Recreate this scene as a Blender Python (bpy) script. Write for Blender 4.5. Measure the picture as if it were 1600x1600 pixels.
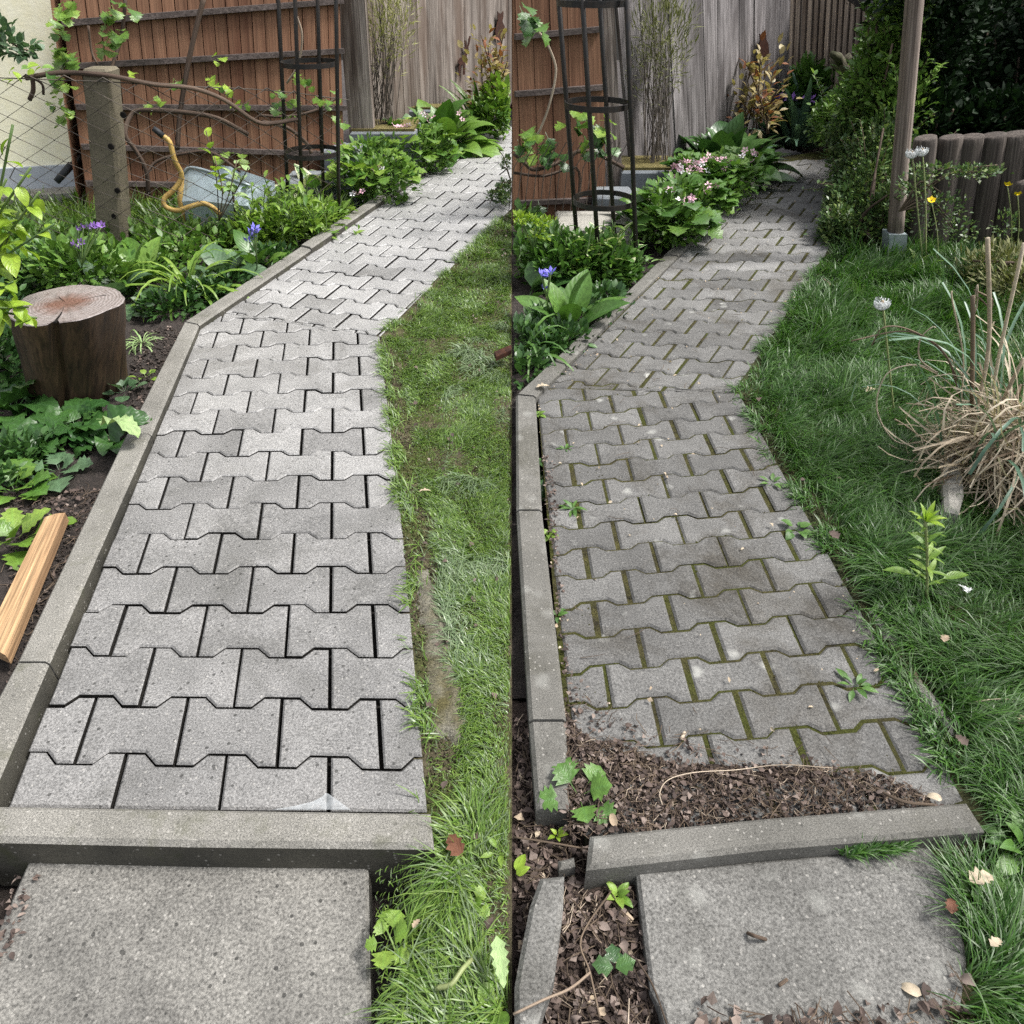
import bpy, math, random
import numpy as np
from mathutils import Matrix
random.seed(7); RNG = np.random.default_rng(11)
for o in list(bpy.data.objects): bpy.data.objects.remove(o)
SC = bpy.context.scene
COL = SC.collection
# ---------------------------------------------------------------- camera, sky, sun, exposure
TH = math.radians(37.5); FX = 1150.0; CZ = 1.3
cd = bpy.data.cameras.new('camera'); cam = bpy.data.objects.new('camera', cd); COL.objects.link(cam)
cam.location = (0, 0, CZ); cam.rotation_euler = (math.radians(90) - TH, 0, 0)
cd.sensor_width = 36; cd.lens = 36 * FX / 1600; cd.clip_start = .02; cd.clip_end = 200
SC.camera = cam
SUN_EL, SUN_AZ = math.radians(57), math.radians(88)      # azimuth from +Y (away from the camera) towards +X
wd = bpy.data.worlds.new('World'); SC.world = wd; wd.use_nodes = True
wt = wd.node_tree; bg = wt.nodes['Background']
sky = wt.nodes.new('ShaderNodeTexSky'); sky.sky_type = 'NISHITA'; sky.sun_disc = False
sky.sun_elevation = SUN_EL; sky.sun_rotation = SUN_AZ
sky.air_density = 1.0; sky.dust_density = 4.0; sky.ozone_density = 1.0
hs = wt.nodes.new('ShaderNodeHueSaturation'); hs.inputs['Saturation'].default_value = .30
wt.links.new(sky.outputs[0], hs.inputs['Color']); wt.links.new(hs.outputs[0], bg.inputs['Color'])
bg.inputs['Strength'].default_value = .15
sd = bpy.data.lights.new('sun', 'SUN'); sun = bpy.data.objects.new('sun', sd); COL.objects.link(sun)
sd.energy = 2.4; sd.angle = math.radians(11); sd.color = (1, .97, .93)
sun.rotation_euler = (math.pi / 2 - SUN_EL, 0, math.pi - SUN_AZ)
VS = SC.view_settings
VS.view_transform = 'Standard'; VS.look = 'None'; VS.gamma = 1; VS.use_curve_mapping = False
VS.exposure = 1.0
SC.cycles.use_denoising = False; SC.cycles.max_bounces = 6; SC.cycles.diffuse_bounces = 3; SC.cycles.glossy_bounces = 2; SC.cycles.transmission_bounces = 3
SC.cycles.caustics_reflective = False; SC.cycles.caustics_refractive = False
# ---------------------------------------------------------------- places: a point of the photo laid on the ground, at a depth, on a wall
cT, sT = math.cos(TH), math.sin(TH)
def ray(px, py):
    a = (px - 800) / FX; b = (py - 800) / FX
    return np.array([a, cT - b * sT, -sT - b * cT])
def g(px, py, z=0.0):
    d = ray(px, py); t = (z - CZ) / d[2]; return np.array([0, 0, CZ]) + t * d
def at(px, py, Y):
    d = ray(px, py); return np.array([0, 0, CZ]) + d * (Y / d[1])
def onw(px, py, A, B, off=0.0):
    A = np.asarray(A, float); u = np.asarray(B, float) - A
    n = np.array([u[1], -u[0], 0]); n /= np.linalg.norm(n); d = ray(px, py)
    return np.array([0, 0, CZ]) + d * ((A - np.array([0, 0, CZ])) @ n + off) / (d @ n)
def mpp(Y, z=0.0): return (Y * cT + (CZ - z) * sT) / FX
def lerp(a, b, t): return np.asarray(a) * (1 - t) + np.asarray(b) * t
def vnoise(x, y, s=0.0):
    x = np.asarray(x, float); y = np.asarray(y, float)
    ix, iy = np.floor(x), np.floor(y); fx, fy = x - ix, y - iy
    fx = fx * fx * (3 - 2 * fx); fy = fy * fy * (3 - 2 * fy)
    h = lambda a, b: np.mod(np.sin(a * 127.1 + b * 311.7 + s * 74.7) * 43758.5453, 1.0)
    return (h(ix, iy) * (1 - fx) + h(ix + 1, iy) * fx) * (1 - fy) + (h(ix, iy + 1) * (1 - fx) + h(ix + 1, iy + 1) * fx) * fy
def fbm(x, y, s=0.0, o=4):
    r, a = 0, .5
    for i in range(o): r = r + a * vnoise(x * 2 ** i, y * 2 ** i, s + i); a /= 2
    return r
def inpoly(x, y, P):
    P = np.asarray(P); c = np.zeros(np.shape(x), bool); n = len(P)
    for i in range(n):
        x1, y1 = P[i][:2]; x2, y2 = P[(i + 1) % n][:2]
        if y1 == y2: continue
        c ^= ((y1 > y) != (y2 > y)) & (x < (x2 - x1) * (y - y1) / (y2 - y1) + x1)
    return c
# ---------------------------------------------------------------- objects
WL = {}
def reg(o, loc): COL.objects.link(o); WL[o.name] = np.asarray(loc, float); return o
def thing(name, label, cat, loc, group=None, kind=None):
    o = bpy.data.objects.new(name, None); o.empty_display_size = .05; o.location = tuple(loc)
    o['label'] = label
    if cat: o['category'] = cat
    if group: o['group'] = group
    if kind: o['kind'] = kind
    return reg(o, loc)
def part(name, VF, mat, parent=None, label=None, kind=None, smooth=False, cat=None, group=None):
    base = WL[parent.name] if parent else np.zeros(3)
    if isinstance(VF, bpy.types.Mesh): me = VF
    else:
        me = bpy.data.meshes.new(name); V, F = VF[0], VF[1]
        V = np.asarray(V, float) - base
        if isinstance(F, np.ndarray):
            k = F.shape[1]
            me.vertices.add(len(V)); me.vertices.foreach_set('co', V.astype('f').ravel())
            me.loops.add(F.size); me.loops.foreach_set('vertex_index', F.astype('i').ravel())
            me.polygons.add(len(F)); me.polygons.foreach_set('loop_start', np.arange(0, F.size, k, dtype='i'))
            me.update(calc_edges=True)
            if len(VF) > 2:
                for an, av in VF[2].items():
                    me.attributes.new(an, 'FLOAT', 'POINT').data.foreach_set('value', np.asarray(av, 'f'))
        else:
            me.from_pydata(V.tolist(), [], F); me.update()
            if len(VF) > 2: me.attributes.new('grain', 'FLOAT_VECTOR', 'POINT').data.foreach_set('vector', np.asarray(VF[2], 'f').ravel())
        if smooth: me.polygons.foreach_set('use_smooth', np.ones(len(me.polygons), bool))
    if not me.materials: me.materials.append(mat)
    o = bpy.data.objects.new(name, me)
    if parent: o.parent = parent
    if label: o['label'] = label
    if kind: o['kind'] = kind
    if cat: o['category'] = cat
    if group: o['group'] = group
    return reg(o, base)
def place(name, me, parent, M, label=None):
    """one more object of a shared mesh, M is its 4x4 world matrix"""
    o = bpy.data.objects.new(name, me); o.parent = parent
    b = WL[parent.name]; M = np.array(M, float); w = M[:3, 3].copy(); M[:3, 3] -= b
    o.matrix_basis = Matrix(M.tolist())
    if label: o['label'] = label
    return reg(o, w)
class MB:
    def __init__(s): s.V = []; s.F = []; s.G = []
    def add(s, V, F, G=None):
        k = len(s.V); s.V += [tuple(v) for v in V]; s.G += [tuple(v) for v in (V if G is None else G)]; s.F += [tuple(i + k for i in f) for f in F]; return s
    def hexa(s, b, t):          # bottom ring and top ring of corner points
        n = len(b); F = [tuple(range(n - 1, -1, -1)), tuple(range(n, 2 * n))]
        F += [(i, (i + 1) % n, n + (i + 1) % n, n + i) for i in range(n)]
        b, t = [np.asarray(p, float) for p in b], [np.asarray(p, float) for p in t]; l = [0, 0, np.linalg.norm(np.mean(t, 0) - np.mean(b, 0))]
        return s.add(b + t, F, b + [p + l for p in b])
    def box(s, c, sz, rz=0.0, tilt=0.0):
        c = np.asarray(c, float); x, y, z = [k / 2 for k in sz]; ca, sa = math.cos(rz), math.sin(rz)
        R = lambda p: c + np.array([p[0] * ca - p[1] * sa, p[0] * sa + p[1] * ca, p[2] + tilt * p[0]])
        return s.hexa([R((-x, -y, -z)), R((x, -y, -z)), R((x, y, -z)), R((-x, y, -z))], [R((-x, -y, z)), R((x, -y, z)), R((x, y, z)), R((-x, y, z))])
    def tube(s, P, r, n=6, cap=True):
        P = np.asarray(P, float); m = len(P); r = np.broadcast_to(np.asarray(r, float), (m,))
        T = np.gradient(P, axis=0); T /= np.linalg.norm(T, axis=1)[:, None] + 1e-12
        u = np.cross(T[0], [0, 0, 1.0])
        if np.linalg.norm(u) < .1: u = np.cross(T[0], [1.0, 0, 0])
        V = []; G = []; L = np.concatenate([[0], np.cumsum(np.linalg.norm(np.diff(P, axis=0), axis=1))])
        for i in range(m):
            G += [P[0] + [r[i] * math.cos(a), r[i] * math.sin(a), L[i]] for a in np.arange(n) * 2 * math.pi / n]
            u = u - T[i] * (u @ T[i]); u /= np.linalg.norm(u) + 1e-12; w = np.cross(T[i], u)
            V += [P[i] + r[i] * (math.cos(a) * u + math.sin(a) * w) for a in np.arange(n) * 2 * math.pi / n]
        F = [(i * n + j, i * n + (j + 1) % n, (i + 1) * n + (j + 1) % n, (i + 1) * n + j) for i in range(m - 1) for j in range(n)]
        if cap: F += [tuple(range(n - 1, -1, -1)), tuple(range((m - 1) * n, m * n))]
        return s.add(V, F, G)
    @property
    def vf(s): return (s.V, s.F, s.G)
def spline(P, k=6):
    P = np.asarray(P, float); Q = np.vstack([2 * P[0] - P[1], P, 2 * P[-1] - P[-2]]); out = []
    for i in range(1, len(Q) - 2):
        for t in np.arange(k) / k:
            a, b, c, d = Q[i - 1], Q[i], Q[i + 1], Q[i + 2]
            out.append(.5 * (2 * b + (c - a) * t + (2 * a - 5 * b + 4 * c - d) * t * t + (3 * b - a - 3 * c + d) * t ** 3))
    out.append(P[-1]); return np.array(out)
# ---------------------------------------------------------------- materials
class NT:
    def __init__(s, name):
        s.m = bpy.data.materials.new(name); s.m.use_nodes = True; s.t = s.m.node_tree
        s.b = s.t.nodes['Principled BSDF']; s.o = s.t.nodes['Material Output']
        s.geo = s.t.nodes.new('ShaderNodeNewGeometry').outputs['Position']
    def n(s, typ, ins=(), **pr):
        k = s.t.nodes.new(typ)
        for a, v in pr.items(): setattr(k, a, v)
        for a, v in dict(ins).items(): s.put(k.inputs[a], v)
        return k
    def put(s, sock, v):
        if isinstance(v, bpy.types.NodeSocket): s.t.links.new(v, sock)
        elif isinstance(v, (tuple, list)) and len(v) == 3 and sock.type == 'RGBA': sock.default_value = (*v, 1)
        else: sock.default_value = v
    def vec(s, sc=(1, 1, 1), src=None, rot=(0, 0, 0)):
        return s.n('ShaderNodeMapping', {'Vector': src or s.geo, 'Scale': sc, 'Rotation': rot}).outputs[0]
    def noise(s, scale, det=4, ro=.6, vec=None, dist=0.0):
        return s.n('ShaderNodeTexNoise', {'Vector': vec or s.geo, 'Scale': scale, 'Detail': det, 'Roughness': ro, 'Distortion': dist}).outputs['Fac']
    def voro(s, scale, vec=None, out='Distance', feat='F1'):
        return s.n('ShaderNodeTexVoronoi', {'Vector': vec or s.geo, 'Scale': scale}, feature=feat).outputs[out]
    def ramp(s, f, st):
        k = s.n('ShaderNodeValToRGB', {'Fac': f}); e = k.color_ramp.elements
        while len(e) < len(st): e.new(.5)
        for i, (p, c) in enumerate(st):
            e[i].position = p; e[i].color = (*c, 1) if isinstance(c, (tuple, list)) else (c, c, c, 1)
        return k.outputs[0]
    def mix(s, f, a, b, mode='MIX'):
        k = s.t.nodes.new('ShaderNodeMix'); k.data_type = 'RGBA'; k.blend_type = mode; k.clamp_result = False
        s.put(k.inputs[0], f); s.put(k.inputs[6], a); s.put(k.inputs[7], b); return k.outputs[2]
    def mt(s, op, a, b=0.0, c=0.0):
        k = s.t.nodes.new('ShaderNodeMath'); k.operation = op
        s.put(k.inputs[0], a); s.put(k.inputs[1], b)
        if op == 'MULTIPLY_ADD': s.put(k.inputs[2], c)
        return k.outputs[0]
    def rnd(s): return s.n('ShaderNodeObjectInfo').outputs['Random']
    def attr(s, a): return s.n('ShaderNodeAttribute', attribute_name=a).outputs['Fac']
    def bump(s, h, st=.5, d=.01):
        s.put(s.b.inputs['Normal'], s.n('ShaderNodeBump', {'Height': h, 'Strength': st, 'Distance': d}).outputs[0])
    def fin(s, col, rough=.8, spec=.3, metal=0.0):
        s.put(s.b.inputs['Base Color'], col); s.put(s.b.inputs['Roughness'], rough)
        s.put(s.b.inputs['Specular IOR Level'], spec); s.put(s.b.inputs['Metallic'], metal); return s.m
def concrete(name, c1, c2, grain=.5, rough=.75, spec=.4, moss=None, lichen=0.0, pits=.3, var=.22, gs=330, stain=None, speck=.3):
    n = NT(name)
    c = n.mix(n.ramp(n.noise(5, 5, .65), [(.33, 0), (.68, 1)]), c1, c2)
    if stain: c = n.mix(n.ramp(n.noise(2.3, 6, .7, dist=.6), [(.5, 0), (.66, 1)]), c, stain)
    v = n.mt('MULTIPLY_ADD', n.rnd(), var, 1 - var / 2)
    c = n.mix(1.0, c, v, 'MULTIPLY')
    gr = n.noise(gs, 5, .82)
    c = n.mix(1.0, c, n.ramp(gr, [(.33, 1 - grain), (.5, 1.0), (.68, 1 + grain * 1.1)]), 'MULTIPLY')
    vo = n.n('ShaderNodeTexVoronoi', {'Vector': n.geo, 'Scale': 95.0})
    pick = n.mt('GREATER_THAN', n.n('ShaderNodeSeparateColor', {'Color': vo.outputs['Color']}).outputs[0], .80)
    sp = n.mt('MULTIPLY', pick, n.mt('LESS_THAN', vo.outputs['Distance'], .24))
    c = n.mix(n.mt('MULTIPLY', sp, speck), c, (.5, .48, .44))
    vp = n.n('ShaderNodeTexVoronoi', {'Vector': n.vec((1, 1, 1), rot=(.3, .2, .7)), 'Scale': 60.0})
    pk = n.mt('GREATER_THAN', n.n('ShaderNodeSeparateColor', {'Color': vp.outputs['Color']}).outputs[1], .82)
    pit = n.mt('MULTIPLY', pk, n.mt('LESS_THAN', vp.outputs['Distance'], .22))
    c = n.mix(n.mt('MULTIPLY', pit, pits), c, (.02, .02, .018))
    if lichen:
        vl = n.n('ShaderNodeTexVoronoi', {'Vector': n.n('ShaderNodeVectorMath', {0: n.geo, 1: n.n('ShaderNodeVectorMath', {0: n.n('ShaderNodeTexNoise', {'Vector': n.geo, 'Scale': 22.0}).outputs['Color'], 1: (.035, .035, .035)}, operation='MULTIPLY').outputs[0]}, operation='ADD').outputs[0], 'Scale': 15.0})
        pl = n.mt('GREATER_THAN', n.n('ShaderNodeSeparateColor', {'Color': vl.outputs['Color']}).outputs[2], .62)
        li = n.mt('MULTIPLY', pl, n.ramp(vl.outputs['Distance'], [(.16, 1), (.38, 0)]))
        c = n.mix(n.mt('MULTIPLY', li, lichen), c, (.33, .33, .305))
    if moss:
        c = n.mix(n.ramp(n.noise(9, 6, .7), [(.56, 0), (.7, .65)]), c, moss)
    h = n.mt('ADD', gr, n.mt('MULTIPLY', pit, -1.2))
    n.bump(h, .5, .004)
    ro = n.mt('MULTIPLY_ADD', n.noise(4, 4), .3, rough - .15)
    return n.fin(c, ro, spec)
M = {}
M['paver'] = concrete('washed_concrete', (.132, .130, .126), (.205, .201, .195), .8, .5, .5, pits=.75, var=.2, gs=230, stain=(.112, .11, .104))
M['mpaver'] = concrete('half_dry_concrete', (.19, .187, .181), (.27, .266, .258), .75, .46, .55, pits=.6, var=.2, gs=230, stain=(.17, .166, .158))  # lighter washed copy, part of the sky's sheen painted into its colour
M['ypaver'] = concrete('dry_concrete', (.255, .252, .246), (.335, .331, .323), .6, .42, .6, pits=.4, var=.16)  # lightest copy, grazing sky sheen on the far pavers painted into the colour
M['dpaver'] = concrete('weathered_concrete', (.093, .0915, .087), (.145, .143, .137), .7, .85, .25, lichen=.9, pits=.25, stain=(.068, .063, .054), var=.36, gs=230, speck=.12)
M['ddpaver'] = concrete('weathered_dry_concrete', (.138, .136, .131), (.205, .202, .195), .65, .85, .25, lichen=.7, pits=.25, stain=(.105, .10, .09), var=.3, gs=230, speck=.1)  # lighter weathered copy, brightness painted in to offset shade on the far pavers
M['kerb'] = concrete('kerb_concrete', (.13, .125, .110), (.20, .192, .172), .85, .7, .4, pits=.4, moss=(.09, .09, .06), var=.14)
M['dkerb'] = concrete('weathered_kerb_concrete', (.10, .097, .087), (.155, .15, .136), .6, .9, .2, lichen=.3, stain=(.075, .072, .058), var=.12)
M['slab'] = concrete('slab_concrete', (.112, .108, .098), (.195, .188, .17), .8, .75, .35, pits=.75, gs=185, stain=(.092, .089, .082))
M['dslab'] = concrete('weathered_slab_concrete', (.10, .098, .091), (.16, .157, .147), .7, .9, .2, lichen=.35, gs=190, stain=(.085, .083, .075))
M['block'] = concrete('blue_grey_block', (.13, .145, .16), (.19, .205, .215), .35, .85, .3, moss=(.10, .10, .05), speck=0)
M['post'] = concrete('old_post_concrete', (.105, .092, .066), (.17, .148, .105), .45, .9, .2, moss=(.06, .065, .03), pits=.5, stain=(.07, .055, .035), speck=.0)
def earth(name, c1, c2, sc=30, rough=.95, bumpd=.03, spec=.2, c3=None):
    n = NT(name)
    c = n.mix(n.ramp(n.noise(sc, 8, .7), [(.35, 0), (.65, 1)]), c1, c2)
    if c3: c = n.mix(n.ramp(n.noise(5, 5, .6), [(.45, 0), (.6, 1)]), c, c3)
    c = n.mix(1.0, c, n.ramp(n.noise(190, 3, .7), [(.3, .5), (.7, 1.5)]), 'MULTIPLY')
    n.bump(n.mt('ADD', n.noise(sc * 1.7, 8, .75), n.mt('MULTIPLY', n.noise(160, 3, .7), .4)), .9, bumpd)
    return n.fin(c, rough, spec)
M['soil'] = earth('wet_dark_soil', (.022, .016, .013), (.062, .048, .040), 28, .75, .03, .45)
M['msoil'] = earth('dry_brown_soil', (.055, .04, .034), (.11, .082, .068), 35, .95, .025)
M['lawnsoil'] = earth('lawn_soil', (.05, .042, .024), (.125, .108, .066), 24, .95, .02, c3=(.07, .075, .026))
M['dlawnsoil'] = earth('shaded_lawn_soil', (.025, .032, .012), (.06, .06, .026), 24, .95, .02, c3=(.05, .05, .02))  # darker, greener soil for the right lawn
M['bed'] = earth('black_joint_sand', (.010, .009, .008), (.03, .027, .024), 60, .9, .01)
M['moss'] = earth('moss_joint', (.030, .026, .015), (.085, .078, .026), 30, .95, .02, c3=(.055, .062, .012))
M['clod'] = earth('soil_clod', (.03, .022, .018), (.075, .06, .05), 60, .85, .01, .4)
def wood(name, c1, c2, c3, axis='Z', sc=1.0, rough=.85, spec=.25, grainw=1.0, var=.35, bumpst=.4, local=False, streak=.65, stain=None):
    n = NT(name)
    src = n.n('ShaderNodeVectorMath', {0: n.n('ShaderNodeAttribute', attribute_name='grain').outputs['Vector'], 1: n.n('ShaderNodeVectorMath', {0: (7.1, 5.3, 3.7), 'Scale': n.rnd()}, operation='SCALE').outputs[0]}, operation='ADD').outputs[0]
    st = {'Z': (40, 40, 1.6), 'X': (1.6, 40, 40), 'Y': (40, 1.6, 40)}[axis]
    v = n.vec(tuple(k * sc for k in st), src)
    f = n.noise(1.0, 6, .65, v, 1.2)
    c = n.mix(n.ramp(f, [(.3, 0), (.65, 1)]), c1, c2)
    v2 = n.vec(tuple(k * sc for k in {'Z': (9, 9, 1.0), 'X': (1, 9, 9), 'Y': (9, 1, 9)}[axis]), src)
    c = n.mix(n.ramp(n.noise(1.0, 5, .6, v2), [(.45, 0), (.68, grainw)]), c, c3)
    v3 = n.vec(tuple(k * sc for k in {'Z': (150, 150, 3), 'X': (3, 150, 150), 'Y': (150, 3, 150)}[axis]), src)
    fine = n.noise(1.0, 4, .7, v3)
    c = n.mix(1.0, c, n.ramp(fine, [(.3, 1 - streak), (.62, 1 + streak * .45)]), 'MULTIPLY')
    if stain: c = n.mix(n.ramp(n.noise(1.0, 5, .65, n.vec((3.2, 3.2, 1.1))), [(.46, 0), (.62, .8)]), c, stain)
    c = n.mix(1.0, c, n.mt('MULTIPLY_ADD', n.rnd(), var, 1 - var / 2), 'MULTIPLY')
    n.bump(n.mt('ADD', f, fine), bumpst, .004)
    return n.fin(c, rough, spec)
M['brown'] = wood('brown_stained_boards', (.15, .075, .043), (.24, .13, .078), (.125, .056, .032), var=.34, rough=.8, streak=.4)
M['batten'] = wood('dark_batten_wood', (.05, .038, .034), (.12, .098, .09), (.03, .025, .022), 'X', var=.2)
M['greyw'] = wood('silver_grey_boards', (.10, .082, .068), (.30, .262, .23), (.05, .036, .028), var=.5, grainw=.95, streak=.75, stain=(.085, .06, .045))
M['greyd'] = wood('shaded_grey_boards', (.11, .10, .098), (.29, .27, .27), (.05, .043, .042), var=.45, grainw=.95, streak=.75, stain=(.075, .066, .065))  # cooler grey for the right fence boards
M['slat'] = wood('brown_grey_slats', (.19, .15, .12), (.36, .29, .235), (.12, .09, .072), var=.3)
M['pole'] = wood('weathered_pole', (.14, .108, .09), (.27, .225, .195), (.10, .075, .06), sc=.8, var=0)
M['palis'] = wood('dark_palisade_wood', (.035, .027, .022), (.13, .11, .095), (.065, .056, .05), var=.5)
M['bark'] = wood('wet_brown_log', (.014, .009, .006), (.06, .036, .02), (.13, .085, .045), sc=.6, rough=.62, spec=.35, grainw=.55, var=0)
M['timber'] = wood('orange_timber', (.30, .18, .09), (.45, .30, .165), (.17, .10, .055), 'Y', sc=.8, rough=.9, var=0)
M['driftw'] = wood('mossy_dead_wood', (.05, .045, .03), (.17, .15, .11), (.03, .035, .012), var=0)
M['gtwig'] = wood('grey_stem', (.10, .085, .07), (.22, .19, .165), (.06, .05, .042), sc=1.5)
M['twig'] = wood('brown_twig', (.07, .05, .035), (.16, .12, .085), (.05, .035, .026), sc=1.5)
M['vine'] = wood('vine_bark', (.045, .03, .022), (.12, .085, .062), (.03, .02, .016), sc=1.2)
M['fgreytwig'] = wood('pale_twig', (.24, .19, .14), (.42, .35, .27), (.2, .15, .11), sc=1.5)
def cutface():
    n = NT('log_cut_face'); v = n.n('ShaderNodeTexCoord').outputs['Object']
    w = n.n('ShaderNodeTexWave', {'Vector': v, 'Scale': 26.0, 'Distortion': 4.0, 'Detail': 3.0, 'Detail Scale': 2.0}, wave_type='RINGS', rings_direction='Z').outputs['Fac']
    c = n.mix(w, (.16, .135, .125), (.245, .215, .205))
    ln = n.n('ShaderNodeVectorMath', {0: n.vec((1, 1, 1), v)}, operation='LENGTH').outputs['Value']
    nz = n.noise(14, 5, .6, v)
    c = n.mix(n.ramp(n.mt('ADD', ln, n.mt('MULTIPLY', nz, .12)), [(.10, 1), (.17, 0)]), c, (.12, .06, .042))
    c = n.mix(n.ramp(n.noise(40, 5, .7, v), [(.52, 0), (.7, .7)]), c, (.055, .03, .02))
    n.bump(n.mt('ADD', w, n.noise(90, 4, .7, v)), .35, .004)
    return n.fin(c, .5, .4)
M['cut'] = cutface()
def plain(name, c, rough=.6, spec=.4, metal=0.0, c2=None, sc=30, bst=.2):
    n = NT(name)
    col = n.mix(n.ramp(n.noise(sc, 5, .65), [(.4, 0), (.65, 1)]), c, c2) if c2 else n.mix(n.noise(sc, 3), c, c)
    n.bump(n.noise(sc * 3, 4, .7), bst, .002)
    return n.fin(col, rough, spec, metal)
M['black'] = plain('black_iron', (.010, .010, .010), .45, .4, 0, (.022, .016, .012))
M['rust'] = plain('rusted_steel', (.028, .011, .007), .8, .3, .3, (.06, .022, .011), 45)
M['zinc'] = plain('galvanised_steel', (.26, .31, .33), .5, .5, .4, (.36, .41, .42), 25)
M['wire'] = plain('fence_wire', (.055, .05, .045), .8, .2, 0, (.10, .08, .062))
M['tub'] = plain('pale_blue_tub', (.42, .50, .54), .45, .5, 0, (.33, .40, .42), 9)
M['yellow'] = plain('yellow_pipe', (.48, .33, .10), .55, .4, 0, (.30, .18, .055), 40)
M['rubber'] = plain('black_rubber', (.02, .022, .025), .6, .3)
M['plaster'] = plain('cream_plaster', (.86, .82, .60), .9, .2, 0, (.90, .87, .68), 18, .6)
M['plinth'] = plain('grey_plinth_paint', (.36, .39, .43), .85, .25, 0, (.42, .45, .48), 10, .4)
M['gutter'] = plain('dark_gutter', (.03, .028, .03), .5, .4)
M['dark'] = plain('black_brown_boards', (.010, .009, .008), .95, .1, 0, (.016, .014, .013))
M['jdirt'] = earth('black_joint_dirt', (.008, .007, .006), (.022, .02, .017), 60, .9, .004)
M['mdirt'] = earth('mossy_joint_dirt', (.020, .019, .013), (.045, .044, .022), 60, .95, .004)
M['algae'] = concrete('algae_black_concrete', (.030, .029, .024), (.075, .07, .055), .6, .8, .3, moss=(.04, .045, .018), pits=.3, var=.1)  # algal black and the side faces' shade together in one colour
M['haunch'] = earth('mossy_haunch', (.10, .092, .068), (.20, .19, .155), 30, .9, .012, c3=(.09, .08, .035))
M['ghaunch'] = earth('grey_haunch', (.15, .147, .13), (.25, .245, .225), 30, .9, .012, c3=(.12, .11, .06))
M['stone'] = concrete('pale_stone', (.24, .23, .20), (.36, .345, .31), .5, .9, .2, moss=(.10, .09, .06))
M['mossroof'] = earth('yellow_moss', (.12, .10, .035), (.20, .17, .07), 40, .95, .02)
M['white'] = plain('white_petal', (.8, .8, .8), .6, .3)
M['pink'] = plain('pink_petal', (.62, .36, .44), .6, .3, 0, (.75, .52, .58))
M['mauve'] = plain('mauve_petal', (.20, .10, .36), .6, .3, 0, (.30, .17, .46))
M['blue'] = plain('blue_petal', (.12, .11, .52), .6, .3, 0, (.24, .22, .62))
M['buttercup'] = plain('yellow_petal', (.85, .62, .01), .4, .4)
M['fluff'] = plain('dandelion_fluff', (.62, .64, .64), .9, .1)
M['film'] = None
def water():
    n = NT('thin_water_film'); n.put(n.b.inputs['Alpha'], n.mt('MULTIPLY_ADD', n.noise(60, 4), .45, .04))
    return n.fin((.62, .66, .68), .18, .7)
M['film'] = water()
def leafm(name, c1, c2, rough=.42, tr=.22, edge=None, c3=None, spec=.45, vein=True):
    n = NT(name); n.t.nodes.remove(n.b); n.b = n.t.nodes.new('ShaderNodeBsdfPrincipled')
    r = n.mt('FRACT', n.mt('ADD', n.attr('rnd'), n.rnd()))
    c = n.mix(r, c1, c2)
    if c3: c = n.mix(n.mt('GREATER_THAN', n.mt('FRACT', n.mt('MULTIPLY', r, 7.13)), .78), c, c3)
    c = n.mix(1.0, c, n.ramp(n.noise(60, 3, .6), [(.3, .72), (.7, 1.2)]), 'MULTIPLY')
    e = n.attr('edge')
    if vein:
        c = n.mix(n.ramp(e, [(.0, .45), (.16, 0)]), c, tuple(min(1, k * 1.7 + .02) for k in c1))
        w = n.mt('SINE', n.mt('ADD', n.mt('MULTIPLY', n.attr('lt'), 44.0), n.mt('MULTIPLY', e, -16.0)))
        n.bump(n.mt('ADD', w, n.mt('MULTIPLY', n.noise(28, 4), 7.0)), .16, .002)
    if edge: c = n.mix(n.ramp(n.mt('ADD', e, n.mt('MULTIPLY', n.noise(50, 2), .3)), [(.72, 0), (.82, 1)]), c, edge)
    n.fin(c, rough, spec)
    tl = n.n('ShaderNodeBsdfTranslucent', {'Color': n.mix(.5, c, n.mix(1.0, c, (1.3, 1.5, .5), 'MULTIPLY'))})
    ms = n.n('ShaderNodeMixShader', {0: tr, 1: n.b.outputs[0], 2: tl.outputs[0]})
    n.put(n.o.inputs['Surface'], ms.outputs[0]); return n.m
M['lf_bright'] = leafm('yellow_green_leaf', (.19, .31, .03), (.30, .42, .045), .35, .35)
M['lf_mid'] = leafm('mid_green_leaf', (.045, .115, .02), (.10, .20, .035))
M['lf_fresh'] = leafm('fresh_green_leaf', (.10, .20, .025), (.22, .33, .055), .38, .3)
M['lf_lit'] = leafm('lively_green_leaf', (.05, .125, .02), (.15, .26, .045), .36, .24)  # mid green leaf again, with brighter light painted into its colour
M['lf_dark'] = leafm('dark_green_leaf', (.025, .07, .018), (.06, .13, .03), .32, .15)
M['lf_grey'] = leafm('grey_green_leaf', (.055, .11, .05), (.10, .17, .085), .42)
M['lf_burdock'] = leafm('deep_green_broad_leaf', (.022, .065, .015), (.05, .12, .026), .34, .18)
M['lf_var'] = leafm('cream_edged_leaf', (.06, .15, .03), (.11, .22, .05), .4, .2, (.55, .58, .36))
M['lf_box'] = leafm('small_shrub_leaf', (.055, .11, .04), (.13, .20, .07), .33, .2, c3=(.17, .23, .07), vein=False)
M['lf_privet'] = leafm('privet_leaf', (.09, .19, .04), (.22, .34, .08), .35, .28, vein=False)
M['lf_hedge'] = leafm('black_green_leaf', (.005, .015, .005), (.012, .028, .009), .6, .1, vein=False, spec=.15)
M['lf_tan'] = leafm('tan_and_gold_leaf', (.26, .20, .085), (.42, .35, .16), .45, .25, c3=(.22, .085, .035), vein=False)
M['lf_broom'] = leafm('yellow_green_sprig', (.20, .21, .06), (.32, .32, .12), .6, .2, vein=False)
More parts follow.
